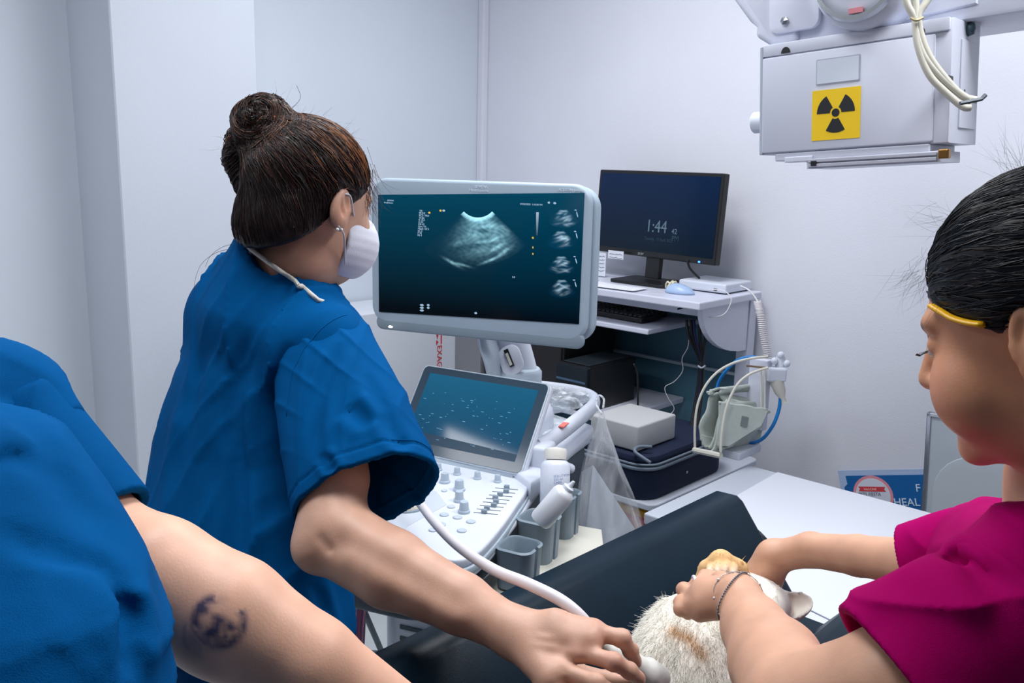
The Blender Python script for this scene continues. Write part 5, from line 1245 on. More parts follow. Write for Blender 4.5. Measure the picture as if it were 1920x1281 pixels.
FOLD_D += fold_lines(doc_top, [[(548, 640), (532, 720), (528, 860), (545, 1000), ('w', .014, -.014)], [(470, 610), (440, 760), (452, 920), (440, 1060), ('w', .013, -.012)], [(395, 640), (350, 780), (318, 940), ('w', .016, -.007)], [(500, 700), (492, 860), (510, 1020), ('w', .014, -.008)], [(590, 1090), (612, 1160), (625, 1215), ('w', .010, -.008)]])
FOLD_S += fold_lines(doc_sleeve, [[(640, 640), (600, 740), (585, 860), ('w', .010, -.006)], [(600, 850), (640, 905), ('w', .007, -.006)], [(690, 700), (730, 800), (770, 860), ('w', .010, -.005)], [(650, 760), (700, 800), ('w', .012, -.006)]])
body('scrub_top', doc_top, lo, hi, .0062, M_scrub, doc)
sl_p = np.array([Ha, Hb])
body('sleeve', doc_sleeve, sl_p.min(0)-.16, sl_p.max(0)+.16, .0034, M_scrub, doc)
Pt = loop_on(doc_top, NKP-NKN*.012, NKN, .11, 90, .0045)
obj('neck_trim', tube(NB(), list(Pt), .0036, 8, closed=True), mat('trim_cream', (214, 212, 204), .7), doc, I4, True)
def seam(pts, m, parent, fn, r=.0012, name='seam'):
    P = np.array(catmull(pts, 6)); 
    for _ in range(4): P = P-fn(P)[:, None]*grad(fn, P)
    return obj(name, tube(NB(), P, r, 5), m, parent, I4, True)
M_seam = mat('seam_blue', (0, 76, 132), .8, spec=.05)
seam([hit(lambda P: np.minimum(doc_top(P), doc_sleeve(P)), x, y) for x, y in ((652, 590), (625, 600), (590, 630), (562, 670), (545, 715), (537, 780))], M_seam, doc, lambda P: np.minimum(doc_top(P), doc_sleeve(P)), .0008)
P0s = []
for k in range(15):
    a = radians(-155+k*16); P0s.append(Hb-tip_n*.024+hem_r*.112*cos(a)+hem_f*.074*sin(a))
seam(P0s, M_seam, doc, doc_sleeve, .0007)
# trousers and shoes
hipc = (W(462, 1230, 1.44)); hx = sh_ax/np.linalg.norm(sh_ax); hx[2] = 0; hf = A(-hx[1], hx[0], 0)
def trouser(P):
    d = None
    top = A(hipc[0], hipc[1], W(640, 1225, 1.36)[2]+.06); 
    d = ell(P, top+A(0, 0, -.06), (.165, .135, .13), np.stack([hx, hf, A(0, 0, 1)], 1))
    for s in (-1, 1):
        d = smin(d, chain(P, [top+hx*.08*s+A(0, 0, -.08), A(*(top+hx*.10*s)[:2], .45)+hf*.02, A(*(top+hx*.11*s)[:2], .07)], [.095, .078, .075], .03), .03)
    d = smax(d, P[:, 2]-top[2], .01)
    return d-.004*wob(P*A(1, 1, .5), 20, 21)
c0 = A(hipc[0], hipc[1], 0)
body('trousers', trouser, c0+A(-.36, -.36, .02), c0+A(.36, .36, 1.05), .010, M_trs, doc)
def shoes(P):
    d = None
    for s in (-1, 1):
        b0 = c0+hx*.11*s; e = smax(smin(rc(P, b0+A(0, 0, .05)-hf*.04, b0+hf*.10+A(0, 0, .035), .045, .040), rc(P, b0+A(0, 0, .04), b0+A(0, 0, .10), .042, .04), .03), -P[:, 2]+.001, .004)
        d = e if d is None else np.minimum(d, e)
    return d
body('shoes', shoes, c0+A(-.32, -.32, -.01), c0+A(.32, .32, .16), .008, mat('shoe_grey', (70, 74, 84), .6), doc)
# probe and its cable
pb = thing('ultrasound_probe', 'white ultrasound probe with a thick white cable in the hand of the person in blue', 'probe', W(1205, 1262, 1.12))
obj('probe_body', tube(NB(), catmull([W(1118, 1196, 1.14), W(1150, 1222, 1.135), W(1180, 1245, 1.13), W(1208, 1262, 1.135), W(1228, 1276, 1.15)], 5), [.0085]*5+[.012]*5+[.017]*5+[.021]*5+[.022], 18), mat('probe_white', (218, 220, 214), .35), pb, I4, 40)
obj('probe_cable', tb([W(1118, 1196, 1.14), W(1090, 1158, 1.13), W(1050, 1125, 1.14), W(990, 1095, 1.17), W(925, 1068, 1.24), W(860, 1025, 1.36), W(815, 980, 1.50), W(788, 945, 1.62), W(771, 925, 1.72), W(740, 890, 1.84), W(700, 860, 1.95)], [.0088]*0 or .0078, 12, n=8), M_cable, pb, I4, True)
# =================================================================== the dog on its back
dog = thing('dog', 'cream puppy lying belly up in the black trough, one orange paw raised', 'dog', W(1300, 1200, 1.3))
dogc = [W(1292, 1420, 1.20), W(1292, 1330, 1.24), W(1293, 1262, 1.29), W(1310, 1205, 1.33), W(1350, 1165, 1.36), W(1400, 1140, 1.37)]
def dog_body(P):
    d = chain(P, dogc, [.066, .080, .080, .066, .046, .040], .04)
    d = smin(d, ell(P, W(1428, 1136, 1.38), (.044, .046, .036)), .03)            # skull
    d = smin(d, rc(P, W(1410, 1112, 1.39), W(1385, 1085, 1.41), .022, .015), .02)  # muzzle
    # raised foreleg with paw
    d = smin(d, chain(P, [W(1372, 1150, 1.36), W(1392, 1110, 1.34), W(1380, 1070, 1.33), W(1352, 1054, 1.32)], [.026, .017, .0155, .018], .01), .012)
    for (x, y) in ((1331, 1080), (1345, 1074), (1359, 1073), (1372, 1079)):
        d = smin(d, rc(P, W(x+3, y-14, 1.305), W(x, y, 1.288), .0078, .0068), .0015)
    d = smin(d, chain(P, [W(1352, 1054, 1.32), W(1326, 1066, 1.325), W(1312, 1092, 1.33)], [.015, .011, .010], .008), .006)
    # hind legs reach down out of frame
    for s in (-1, 1):
        b0 = A(*dogc[1])+RT*.05*s; d = smin(d, chain(P, [b0, A(*W(1292+s*110, 1400, 1.12)), A(*W(1292+s*100, 1500, 1.10))], [.045, .028, .016], .02), .02)
    d = smin(d, chain(P, [A(*dogc[0]), A(*W(1270, 1500, 1.12)), A(*W(1240, 1540, 1.1))], [.03, .016, .010], .02), .02)
    return d
def dog_ear(P):
    c = W(1476, 1140, 1.37); ax = RT*.90+UP*.30; ax = ax/np.linalg.norm(ax); nrm = UP*.62-FW*.72-ax*.1; nrm = nrm-ax*(nrm@ax); nrm /= np.linalg.norm(nrm); side = np.cross(nrm, ax)
    M = np.stack([ax, side, nrm], 1)
    o_ = ell(P, c, (.040, .023, .020), M); i_ = ell(P, c+nrm*.008+ax*.003, (.036, .019, .018), M)
    e = smax(o_, -i_, .003); return smax(e, (P-c)@nrm-.008, .003)
def dog_fn(P): return smin(dog_body(P), dog_ear(P), .008)
DW, DO, DP = LIN(252, 249, 240), LIN(206, 152, 84), LIN(228, 196, 170)
def dogcol(X):
    c = np.tile(DW, (len(X), 1)); n = wob(X, 60, 9)
    def blend(c, w_, k): w_ = np.clip(w_, 0, 1)[:, None]; return c*(1-w_)+k*w_
    pj_ = X-CAM; dd_ = pj_@FW; uu = CX+FPX*(pj_@RT)/dd_; vv = CY-FPX*(pj_@UP)/dd_; U2 = np.stack([uu, vv, 0*uu], 1)
    st_ = np.minimum(rc(U2, (1262, 1182, 0), (1292, 1196, 0), 0, 0), rc(U2, (1292, 1196, 0), (1318, 1226, 0), 0, 0))
    c = blend(c, (.55*np.exp(-(st_/9)**2)+.12*np.exp(-(st_/24)**2))*(1+.3*n), DO)
    c = blend(c, .25*np.exp(-(((X-A(*W(1330, 1180, 1.3)))**2).sum(1))/.04**2), LIN(244, 222, 150))
    c = blend(c, .35*np.exp(-(((X-A(*W(1240, 1262, 1.23)))**2).sum(1))/.02**2), LIN(232, 200, 160))
    leg = chain(X, [W(1385, 1100, 1.335), W(1380, 1070, 1.33), W(1352, 1054, 1.32), W(1312, 1092, 1.33)], [0, 0, 0, 0])
    c = blend(c, .95*np.exp(-(leg/.036)**4), LIN(226, 178, 112))
    crs = np.abs(np.sin((uu-1324)*pi/14))**.5; inz = np.exp(-(((uu-1352)/30)**2+((vv-1074)/14)**2)**2); c = blend(c, inz*(1-crs)*.9, LIN(96, 50, 28)); c = blend(c, inz*.30, LIN(206, 150, 104))  # shade between the toes painted into the colour as dark creases
    er = ((X-A(*W(1474, 1142, 1.42)))**2).sum(1); q = (X-A(*W(1474, 1142, 1.42)))@UP
    c = blend(c, np.exp(-er/.045**2)*.7, LIN(226, 206, 188)); c = blend(c, np.exp(-er/.05**2)*np.clip(-(q+.004)/.012, 0, 1), LIN(204, 160, 100))
    return c
dv = np.array([dogc[0], dogc[-1], W(1520, 1120, 1.45), W(1330, 1045, 1.32), W(1240, 1540, 1.1), W(1420, 1500, 1.1), W(1160, 1400, 1.1), W(1340, 1040, 1.5)])
dgo = body('body', dog_fn, dv.min(0)-.10, dv.max(0)+.10, .0042, M_fur, dog, dogcol)
DVv = np.array([v.co for v in dgo.data.vertices])+A(*dog.location)
pj = (DVv-CAM); dep = pj@FW; ppx = CX+FPX*(pj@RT)/dep; ppy = CY-FPX*(pj@UP)/dep
fdir = A(*dogc[0])-A(*dogc[3]); fdir /= np.linalg.norm(fdir)
def fur(N, cond, L_, r, lift, name='fur'):
    ok = np.where(cond)[0]; P = DVv[rng.choice(ok, N)]+rng.normal(size=(N, 3))*.002; g = grad(dog_body, P)
    P = P-dog_body(P)[:, None]*g
    side = rng.normal(size=P.shape)*.35; v = fdir*1.0+g*lift+side; v /= np.linalg.norm(v, axis=1)[:, None]; pp = [P]
    Ls = L_*rng.uniform(.5, 1.2, N)[:, None]/4
    for k in range(4): P = P+v*Ls; v = v+fdir*.12+rng.normal(size=v.shape)*.06; v /= np.linalg.norm(v, axis=1)[:, None]; pp.append(P)
    def cf_(path): c = dogcol(path[:, 0]); return c*(.86+.2*rng.random(len(path)))[:, None]
    return ribbons(name, np.stack(pp, 1), r, M_fur, dog, cf_)
isb = (ppy > 1118) & (ppy < 1400)
fur(22000, isb & (ppx < 1400), .018, .00042, .5, 'belly_fur')
fur(2500, (ppx > 1385) & (ppx < 1460), .010, .0004, .5, 'neck_fur')
fur(900, (ppx < 1400) & (ppy < 1120), .004, .0003, .3, 'leg_fur')
# =================================================================== person in magenta scrubs
wmn = thing('person', 'person in magenta scrubs with dark tied hair and a yellow hair clip holding the dog', 'person', [.62, .86, 0])
B2 = basis(-47, 21, 0); C2 = A(*W(1956, 612, .80))
h2q = lambda P: (P-C2)@B2
def h2w(x, y, z): return C2+B2@A(x, y, z)
fsh, nsh = A(*W(1850, 1045, 1.12)), A(*W(1965, 1112, .80))
nb2 = A(*W(2010, 905, .86))
wr2 = A(*W(1385, 1120, 1.13)); el2 = A(*W(1500, 1335, .86))
cuff = A(*W(1685, 1292, .80))
def near_hand(P):
    kn_ = [W(1308, 1098, 1.19), W(1300, 1118, 1.17), W(1300, 1135, 1.155), W(1312, 1150, 1.15)]
    tip_ = [[W(1322, 1082, 1.215), W(1342, 1082, 1.235)], [W(1282, 1106, 1.195), W(1288, 1122, 1.215)], [W(1277, 1130, 1.175), W(1284, 1142, 1.20)], [W(1277, 1142, 1.165), W(1290, 1152, 1.19)]]
    d = rc(P, wr2, W(1325, 1112, 1.165), .024, .022); d = smin(d, rc(P, wr2, W(1322, 1135, 1.15), .024, .020), .015)
    for k_, (kk, tt) in enumerate(zip(kn_, tip_)): d = smin(d, finger(P, [W(1335, 1110+k_*8, 1.155), kk]+tt, .0105, .0076), .0035)
    d = smin(d, finger(P, [W(1358, 1100, 1.15), W(1352, 1088, 1.19), W(1340, 1084, 1.215)], .012, .009), .008)
    return d
def far_hand(P):
    wrf = W(1450, 1045, 1.40); d = rc(P, wrf, W(1420, 1085, 1.42), .023, .026)
    d = smin(d, rc(P, wrf, W(1440, 1100, 1.42), .023, .02), .02)
    for k_ in range(4):
        a = W(1398+k_*14, 1085+k_*8, 1.42); b = W(1378+k_*15, 1105+k_*7, 1.43); c_ = W(1368+k_*16, 1122+k_*5, 1.45)
        d = smin(d, finger(P, [a, b, c_], .0105, .0078), .005)
    d = smin(d, finger(P, [W(1418, 1068, 1.41), W(1404, 1082, 1.41), W(1396, 1096, 1.42)], .010, .008), .01)
    return d
def w_skin(P):
    q = h2q(P); d = head_sdf(q)
    d = smin(d, ell(q, (-.036, .060, -.048), (.034, .030, .034)), .02)
    d = smin(d, chain(P, [h2w(0, -.01, -.05), h2w(0, -.03, -.11), nb2], [.054, .050, .058], .02), .03)
    d = smin(d, rc(P, fsh, nsh, .055, .055), .05)
    d = smin(d, rc(P, (fsh+nsh)/2+A(.03, 0, -.05), (fsh+nsh)/2+A(.06, -.03, -.50), .09, .09), .05)
    near = chain(P, [nsh, cuff, el2, W(1455, 1245, .985), W(1415, 1180, 1.07), wr2], [.057, .055, .050, .0495, .038, .027], .010)
    near = smin(near, near_hand(P), .008)
    far = chain(P, [fsh, W(1715, 1056, 1.20), W(1610, 1042, 1.29), W(1520, 1031, 1.36), W(1455, 1044, 1.40)], [.046, .0325, .0285, .0255, .0235], .008)
    far = smin(far, far_hand(P), .01)
    return smin(smin(d, near, .02), far, .02)
def wcol(X, c):
    q = h2q(X); face = np.exp(-(q**2).sum(1)/.16**2)[:, None]
    c = c*(1-face)+LIN(204, 142, 104)*face*1.0
    ck = np.exp(-((np.abs(q[:, 0])-.045)**2+(q[:, 1]-.075)**2+(q[:, 2]+.035)**2)/.03**2)[:, None]; c = c*(1-ck*A(0, .12, .10))
    lip = np.exp(-((q[:, 0]/.022)**2+((q[:, 1]-.095)/.012)**2+((q[:, 2]+.062)/.009)**2))[:, None]; c = c*(1-lip*A(.05, .4, .35))
    far = np.clip(((X-A(*W(1560, 1040, 1.25)))@-FW)*-8+.2, 0, 1)[:, None]*0
    br = np.exp(-(((np.abs(q[:, 0])-.030)/.018)**2+((q[:, 1]-.092)/.012)**2+((q[:, 2]-.024-.0)/.004)**2))[:, None]; c = c*(1-br*.75)
    return c
pv = np.array([C2, fsh, nsh, el2, near_hand and W(1270, 1150, 1.2), W(1360, 1070, 1.35), W(1470, 1120, 1.36)])
body('skin', w_skin, np.concatenate([pv.min(0)[:2]-.12, [.80]]), pv.max(0)+.15, .0042, M_skin, wmn, skincol(LIN(208, 160, 132), wcol))
# eyes and lashes
bm = NB()
for s_ in (-1, 1): bmesh.ops.create_uvsphere(bm, u_segments=16, v_segments=10, radius=.0105, matrix=Matrix.Translation(Vector(h2w(.031*s_, .0795, .0015))))
obj('eyes', bm, mat('eye_white', (214, 208, 204), .2), wmn, I4, True)
bm = NB()
for s_ in (-1, 1):
    for k_ in range(11):
        a = h2w(s_*(.020+.0022*k_), .0900-.0008*abs(k_-4), .0015); tube(bm, [a, a+B2@A(s_*(.001+.0004*k_), .007, -.003), a+B2@A(s_*(.002+.0006*k_), .0095, -.001)], .00028, 4)
tag(obj('eyelashes', bm, M_black, wmn, I4), kind='stuff')
def w_hair(P):
    q = h2q(P); d = ell(q, (0, -.024, .046), (.086, .106, .092))
    d = smin(d, ell(q, (0, -.07, -.02), (.070, .05, .06)), .03)
    f = (.046+(q[:, 1]-.085)*.62-q[:, 2])/1.18
    d = smax(d, f, .008)
    ex_ = ell(np.stack([np.abs(q[:, 0]), q[:, 1], q[:, 2]], 1), (.086, -.006, -.008), (.022, .024, .034)); d = smax(d, -ex_, .008)
    d = smin(d, rc(P, h2w(0, -.12, .02), h2w(.0, -.15, -.12), .035, .02), .02)
    return d-.0018*np.abs(wob(q*A(1, .3, 1), 80, 6))
K1, K2, K3 = LIN(10, 13, 20), LIN(24, 34, 46), LIN(62, 46, 40)
h2o = body('hair', w_hair, C2-.23, C2+.2, .004, M_hair, wmn, lambda X: np.tile(K1, (len(X), 1)))
hv2 = np.array([v.co for v in h2o.data.vertices])+A(*wmn.location)
hv2 = hv2[(hv2-C2)@FW < .12]
T2 = h2w(0, -.13, .03)
strands('hair_strands', pick(hv2, 4500), w_hair, lambda P, k: (T2-P)+rng.normal(size=P.shape)*.01, M_hair, wmn, 9, .012, .00055, hcol(K1, K2*1.1, K3, .4, .08), .0014)
rt_ = [h2w(-.05, .07, .075), h2w(0, .085, .07), h2w(-.06, .055, .06), h2w(-.02, .05, .115), h2w(-.03, -.02, .135)]
flyaways('stray_hairs', rt_, [B2@A(0, 1, -.5), B2@A(0, 1, -.9), B2@A(-.2, .9, -.7), B2@A(0, .9, .3), B2@A(0, .2, 1)], 120, M_hair, wmn, K2, .045, .00011, .3)
clip_pts = [hit(lambda P: smin(w_hair(P), w_skin(P), .01), x, y, .4) for x, y in ((1748, 575), (1766, 586), (1785, 597), (1812, 605), (1842, 609))]
Pc = np.array(catmull(clip_pts, 5)); hh = lambda P: smin(w_hair(P), w_skin(P), .01)
Pc = Pc-FW*.002
obj('hair_clip', tube(NB(), Pc, 1, 10, flat=(.0028, .0065), up=tuple(B2@A(-1, 0, 0))), mat('clip_yellow', (232, 176, 20), .35), wmn, I4, True)
bm = NB(); bmesh.ops.create_uvsphere(bm, u_segments=14, v_segments=10, radius=.0046, matrix=Matrix.Translation(Vector(h2w(-.086, -.002, -.040)))); obj('earring', bm, mat('pearl', (236, 232, 226), .2), wmn, I4, True)
# magenta top
tc0 = (fsh+nsh)/2; wang = math.atan2((fsh-nsh)[1], (fsh-nsh)[0])
cax = cuff-nsh; Lc = np.linalg.norm(cax); cax /= Lc
rg = [(1.20, tc0[0]+.03, tc0[1], .08, .05, wang), (1.17, tc0[0]+.02, tc0[1], .15, .06, wang), (1.11, tc0[0]+.02, tc0[1], .20, .09, wang), (1.0, tc0[0]+.02, tc0[1]-.01, .215, .115, wang), (.88, tc0[0]+.05, tc0[1]-.03, .215, .13, wang), (.74, tc0[0]+.07, tc0[1]-.03, .23, .14, wang)]
cfar = A(*W(1710, 1070, 1.17)); faxv = cfar-fsh; Lf = np.linalg.norm(faxv); faxv /= Lf
def w_top(P):
    d = stack(P, rg); d = smin(d, rc(P, fsh, nsh, .070, .075), .05)
    s = rc(P, nsh, cuff, .078, .084); 
    s = s-crease(P, [(W(1700, 1040, 1.0), W(1900, 1100, .72), .018, -.010), (W(1720, 1080, .9), W(1880, 1160, .7), .025, .008), (W(1640, 1160, .8), W(1800, 1270, .7), .02, -.005), (W(1700, 1130, .8), W(1760, 1270, .7), .018, .005)])
    s = smax(s, (P-cuff)@cax+.11, .004); s2 = smax(rc(P, fsh, cfar, .070, .062), (P-cfar)@faxv+.11, .004)
    d = smin(smin(d, s, .02), s2, .02)
    nk = ell(P, nb2+A(-.01, 0, .03), (.085, .085, .075)); d = smax(d, -nk, .006)
    return d-.003*wob(P, 16, 31)-.008*wrk(P, RT*.4+UP, 42, 35, 1.8)
def sleeve_of(a, b, ax_, L2, ra, rb, cr, seed):
    def f(P):
        s = rc(P, a, b+ax_*.03, ra, rb)-crease(P, cr)-.003*wob(P, 14, seed)-.007*wrk(P, np.cross(ax_, FW)+ax_*.5, 44, seed+3, 1.8)
        d = smax(s, (P-b)@ax_, .002); d = smax(d, -((P-a)@ax_)+L2*.15, .01)
        return smax(d, -smax(s+.0095, -((P-a)@ax_)+L2*.4, .01), .002)
    return f
for a_, b_, x_, l_, ra_, rb_, cr_, sd_ in ((nsh, cuff, cax, Lc, .078, .083, [(W(1700, 1045, .9), W(1800, 1060, .8), .012, -.010), (W(1800, 1060, .8), W(1900, 1110, .72), .014, -.010), (W(1720, 1085, .8), W(1860, 1160, .7), .02, .007), (W(1640, 1170, .76), W(1780, 1260, .68), .018, -.006)], 61), (fsh, cfar, faxv, Lf, .068, .056, [(W(1720, 1000, 1.1), W(1850, 990, 1.0), .015, .005)], 62)):
    mm_ = np.array([a_, b_]); body('sleeve', sleeve_of(a_, b_, x_, l_, ra_, rb_, cr_, sd_), mm_.min(0)-.12, mm_.max(0)+.12, .0036, M_mag, wmn)
body('scrub_top', w_top, A(tc0[0]-.40, tc0[1]-.42, .75), A(tc0[0]+.36, tc0[1]+.36, 1.52), .0075, M_mag, wmn)
def w_leg(P):
    b_ = A(tc0[0]+.07, tc0[1]-.03, 0); ux = A(cos(wang), sin(wang), 0)
    d = ell(P, b_+A(0, 0, .80), (.16, .13, .13), np.stack([ux, A(-ux[1], ux[0], 0), A(0, 0, 1)], 1))
    for s in (-1, 1): d = smin(d, chain(P, [b_+ux*.09*s+A(0, 0, .76), b_+ux*.1*s+A(0, 0, .44), b_+ux*.1*s+A(0, 0, .07)], [.09, .075, .07], .03), .03)
    return d-.003*wob(P, 20, 33)
body('trousers', w_leg, A(tc0[0]-.25, tc0[1]-.35, -.0), A(tc0[0]+.4, tc0[1]+.3, .95), .012, M_mag, wmn)
def w_shoe(P):
    b_ = A(tc0[0]+.07, tc0[1]-.03, 0); ux = A(cos(wang), sin(wang), 0); uf = A(-ux[1], ux[0], 0); d = None
    for s in (-1, 1):
        e = smax(rc(P, b_+ux*.1*s+A(0, 0, .04)-uf*.04, b_+ux*.1*s+uf*.12+A(0, 0, .035), .045, .038), -P[:, 2]+.001, .004); d = e if d is None else np.minimum(d, e)
    return d
body('shoes', w_shoe, A(tc0[0]-.3, tc0[1]-.4, -.01), A(tc0[0]+.45, tc0[1]+.3, .12), .009, mat('shoe_white', (214, 214, 218), .6), wmn)
# bracelets and ring
br = thing('bead_bracelet', 'grey bead bracelet around the near wrist of the person in magenta', 'bracelet', wr2)
fax = wr2-A(*W(1415, 1180, 1.07)); arm_fn = lambda P: chain(P, [el2, W(1455, 1245, .985), W(1415, 1180, 1.07), wr2, W(1325, 1112, 1.165)], [.050, .0495, .038, .027, .024], .010)
Pb = loop_on(arm_fn, wr2-FW*.0+(A(*W(1360, 1128, 1.13))-wr2)*.25, fax+RT*-.06, .03, 64, .002)
obj('cord', tube(NB(), list(Pb), .0007, 5, closed=True), M_dgrey, br, I4, True)
bm = NB(); bmesh.ops.create_icosphere(bm, subdivisions=1, radius=.0015); bmn = bpy.data.meshes.new('bead'); bm.to_mesh(bmn); bm.free(); bmn.materials.append(mat('bead_grey', (120, 124, 134), .25, metal=.5)); bmn.shade_smooth()
for p in Pb:
    o = bpy.data.objects.new('bead', bmn); link(o, br); o.location = p-A(*br.location)
b2_ = thing('chain_bracelet', 'thin silver chain bracelet with small stones beside the bead bracelet', 'bracelet', wr2)
Pb = loop_on(arm_fn, wr2-(A(*W(1325, 1112, 1.165))-wr2)*.15, fax-UP*.05, .03, 60, .0012)
obj('chain', tube(NB(), list(Pb), .0005, 5, closed=True), M_steel, b2_, I4, True)
for p in Pb[::6]: bm = NB(); bmesh.ops.create_icosphere(bm, subdivisions=1, radius=.0022, matrix=Matrix.Translation(Vector(p))); obj('stone', bm, mat('stone_pale', (220, 214, 214), .15), b2_, I4, True)
rg_ = tag(obj('finger_ring', tube(NB(), [A(*W(1300, 1098, 1.19))+(FW*cos(a)*.0115+UP*sin(a)*.0115+RT*.001) for a in np.linspace(0, 2*pi, 20, endpoint=False)], .0022, 8, closed=True), M_white, None, I4, True), 'white ring on a finger of the hand holding the puppy', 'ring')
# =================================================================== nearest person in blue, tattooed forearm
np_ = thing('person', 'nearest person in blue scrubs at the left with a tattooed forearm reaching across', 'person', [-.62, .55, 0])
s3 = A(*W(-20, 775, .90)); e3 = A(*W(290, 1085, .84)); w3 = A(*W(800, 1385, .86))
t3c = A(*W(395, 1165, .80))
def n_skin(P):
    d = chain(P, [s3, W(185, 1020, .87), e3, W(430, 1158, .83), W(580, 1248, .83), w3], [.057, .049, .056, .054, .044, .030], .010)
    hnd = w3+(w3-e3)/np.linalg.norm(w3-e3)*.07
    d = smin(d, rc(P, w3, hnd, .026, .026), .02)
    dr = (w3-e3)/np.linalg.norm(w3-e3); sd = np.cross(dr, A(0, 0, 1)); sd /= np.linalg.norm(sd)
    for k_ in range(4): d = smin(d, finger(P, [hnd+sd*(.024-.016*k_), hnd+sd*(.026-.017*k_)+dr*.045, hnd+sd*(.024-.016*k_)+dr*.075-A(0, 0, .02)], .0095, .0075), .006)
    d = smin(d, finger(P, [w3+sd*.02, w3+sd*.045+dr*.05, w3+sd*.045+dr*.08], .012, .009), .01)
    d = d-crease(P, [(W(318, 1000, .80), W(280, 1060, .78), .010, -.003)])
    q = (P-nH)@B3; d2 = head_sdf(q); d2 = smin(d2, rc(P, nH+B3@A(0, -.02, -.06), nN, .052, .058), .03)
    d = smin(d, smin(d2, rc(P, nN, nN+A(0, 0, -.35), .07, .1), .05), .02)
    return smin(d, rc(P, nN+A(0, 0, -.08), s3, .06, .055), .04)
nN = A(-.66, .56, 1.50); nH = A(-.62, .60, 1.66); B3 = basis(55, 15, 0)
tat_u = A(*RT)*.88-UP*.48; tat_u /= np.linalg.norm(tat_u)
def n_col(X, c):
    tt = W(408, 1175, .80); sc3 = .80/FPX
    pj_ = X-CAM; dd_ = pj_@FW; u = CX+FPX*(pj_@RT)/dd_-408; v = CY-FPX*(pj_@UP)/dd_-1172
    front = ((X-A(*e3))@FW < .03)
    ink = np.zeros(len(X))
    def arcf(cx_, cy_, r, a0, a1, wd, am):
        nonlocal ink
        dx, dy = u-cx_, v-cy_; a = np.degrees(np.arctan2(-dy, dx)) % 360; rr = np.hypot(dx, dy)
        inside = ((a-a0) % 360) < ((a1-a0) % 360); ink = np.maximum(ink, am*np.exp(-((rr-r)/wd)**2)*inside)
    def blob(cx_, cy_, rx, ry, am, an=0):
        nonlocal ink
        ca_, sa_ = cos(radians(an)), sin(radians(an)); dx, dy = u-cx_, v-cy_; p = (dx*ca_+dy*sa_)/rx; q = (-dx*sa_+dy*ca_)/ry; ink = np.maximum(ink, am*np.exp(-(p*p+q*q)**1.3))
    arcf(0, -8, 42, 95, 200, 9, .85); arcf(5, -5, 44, 250, 30, 8, .75); arcf(-22, 18, 42, 150, 260, 4, .35); arcf(0, -5, 44, 200, 250, 6, .5)
    blob(-30, -28, 17, 12, .9, -30); blob(-12, 14, 20, 12, 1.0, -25); blob(4, -10, 18, 10, .8, 20); blob(24, 4, 12, 9, .9, 10); blob(2, 30, 14, 9, .8, -10); blob(-4, 8, 8, 16, .9); blob(34, 24, 9, 13, .7, 30); blob(16, 22, 7, 7, .8); blob(-32, 4, 8, 12, .5)
    blob(-45, 35, 20, 26, .32); blob(5, -48, 16, 10, .2); blob(-8, 42, 16, 8, .35); blob(8, 0, 3.5, 10, -1)
    ink = np.clip(ink*(1.15+.3*wob(X, 160, 8)), 0, .93)*front
    ink = ink[:, None]; return c*(1-ink)+LIN(46, 52, 88)*ink
# arm meshed finely: the tattoo lives in its vertex colours
sv = np.array([s3, e3, w3+A(.1, .1, -.06), nH, nN+A(0, 0, -.3)])
body('skin', n_skin, sv.min(0)-.15, sv.max(0)+.16, .0036, M_skin, np_, skincol(LIN(230, 178, 150), n_col))
def n_hair(P):
    q = (P-nH)@B3; d = ell(q, (0, -.024, .046), (.085, .105, .090)); d = smin(d, ell(q, (0, -.07, -.02), (.07, .05, .06)), .03)
    return smax(d, (.046+(q[:, 1]-.085)*.7-q[:, 2])/1.2, .008)-.002*np.abs(wob(q*A(1, .3, 1), 80, 6))
body('hair', n_hair, nH-.2, nH+.2, .007, M_hair, np_, lambda X: np.tile(HD, (len(X), 1)))
lc = A(*W(183, 1000, .87)); lax = lc-s3; Ll = np.linalg.norm(lax); lax /= Ll
def ringn(px, py, d, rx, ry, an=radians(-35)): p = W(px, py, d); return (p[2], p[0], p[1], rx, ry, an)
nr = [(1.50, nN[0], nN[1], .07, .06, -.6), (1.46, nN[0]+.02, nN[1]+.02, .16, .08, -.6), ringn(-110, 820, .74, .092, .09), ringn(-100, 960, .70, .120, .115), ringn(-90, 1090, .66, .138, .13), ringn(-90, 1220, .64, .142, .14), ringn(-90, 1500, .62, .142, .15)]
nr.append((.80, nr[-1][1], nr[-1][2], .15, .15, -.6))
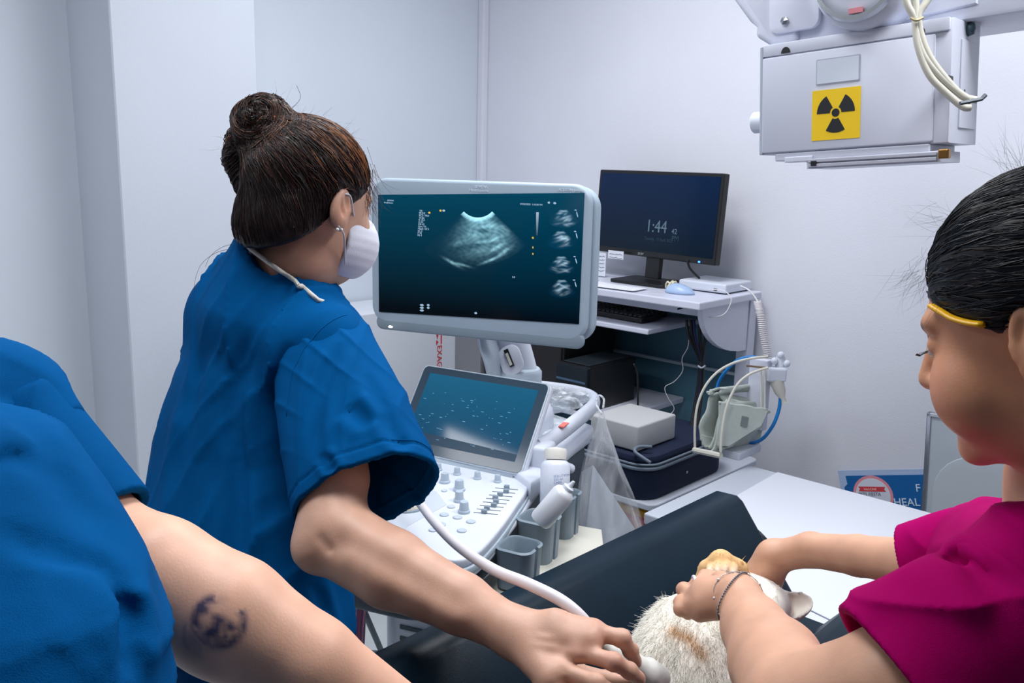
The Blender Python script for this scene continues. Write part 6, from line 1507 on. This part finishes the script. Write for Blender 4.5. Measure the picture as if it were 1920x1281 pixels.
def n_top(P):
    d = stack(P, nr); d = smin(d, rc(P, nN+A(.02, .02, -.06), s3, .06, .066), .03)
    s = rc(P, s3, lc, .070, .060)-crease(P, [(W(60, 740, .82), W(130, 820, .80), .012, .006), (W(110, 830, .80), W(170, 838, .80), .010, -.016), (W(150, 850, .78), W(185, 960, .78), .014, -.010), (W(180, 860, .80), W(240, 950, .80), .016, .004)])
    s = smax(s, (P-lc)@lax+.10, .004); d = smin(d, s, .014)
    if FOLD_N: d = d-folds(P, FOLD_N)
    d = d-crease(P, [(W(0, 780, .66), W(200, 960, .60), .020, -.007), (W(0, 860, .62), W(180, 1010, .58), .022, .008), (W(20, 930, .6), W(240, 1130, .55), .02, -.008), (W(0, 1000, .58), W(200, 1180, .54), .022, .008), (W(40, 1080, .55), W(150, 1281, .53), .018, -.008), (W(100, 1040, .56), W(240, 1240, .54), .016, .007), (W(0, 1200, .54), W(120, 1281, .52), .02, .007)])
    nk = ell(P, nN+A(.01, .01, .03), (.08, .08, .06)); d = smax(d, -nk, .006)
    return d-.004*wob(P, 12, 41)-.009*wrk(P, RT*.6+UP*.8, 46, 45, 1.8)-.003*wrk(P, RT*.8+UP*.6, 70, 48, 2.0)
nlo = np.array([r_[1:3] for r_ in nr]).min(0)-.26
mm_ = np.array([s3, lc]); body('sleeve', sleeve_of(s3, lc, lax, Ll, .071, .058, [(W(60, 740, .82), W(130, 820, .80), .012, .006), (W(110, 830, .80), W(170, 838, .80), .010, -.014), (W(150, 850, .78), W(185, 960, .78), .014, -.010), (W(180, 860, .80), W(240, 950, .80), .016, .004)], 63), mm_.min(0)-.12, mm_.max(0)+.12, .0036, M_scrub, np_)
FOLD_N += fold_lines(n_top, [[(0, 985), (89, 1032), (190, 1099), (262, 1205)], [(190, 1110), (238, 1202), (250, 1275), ('w', .010, -.010)], [(2, 1158), (44, 1180), (92, 1269)], [(2, 850), (96, 885), (170, 985), ('w', .012, -.009)], [(2, 1060), (60, 1090), (130, 1190), ('w', .012, -.008)], [(5, 760), (50, 800), (110, 870), ('w', .010, -.008)]], .011, -.012)
body('scrub_top', n_top, A(nlo[0], nlo[1], .82), A(lc[0]+.14, s3[1]+.16, 1.53), .006, M_scrub, np_)
def n_leg(P):
    b_ = A(nr[-1][1], nr[-1][2], 0); ux = A(cos(-.6), sin(-.6), 0)
    d = ell(P, b_+A(0, 0, .84), (.15, .13, .12))
    for s in (-1, 1): d = smin(d, chain(P, [b_+ux*.085*s+A(0, 0, .78), b_+ux*.09*s+A(0, 0, .44), b_+ux*.09*s+A(0, 0, .05)], [.085, .075, .07], .03), .03)
    return d-.003*wob(P, 20, 43)
bb_ = A(nr[-1][1], nr[-1][2], 0)
body('trousers', n_leg, bb_+A(-.25, -.25, -.0), bb_+A(.25, .25, .98), .012, M_trs, np_)
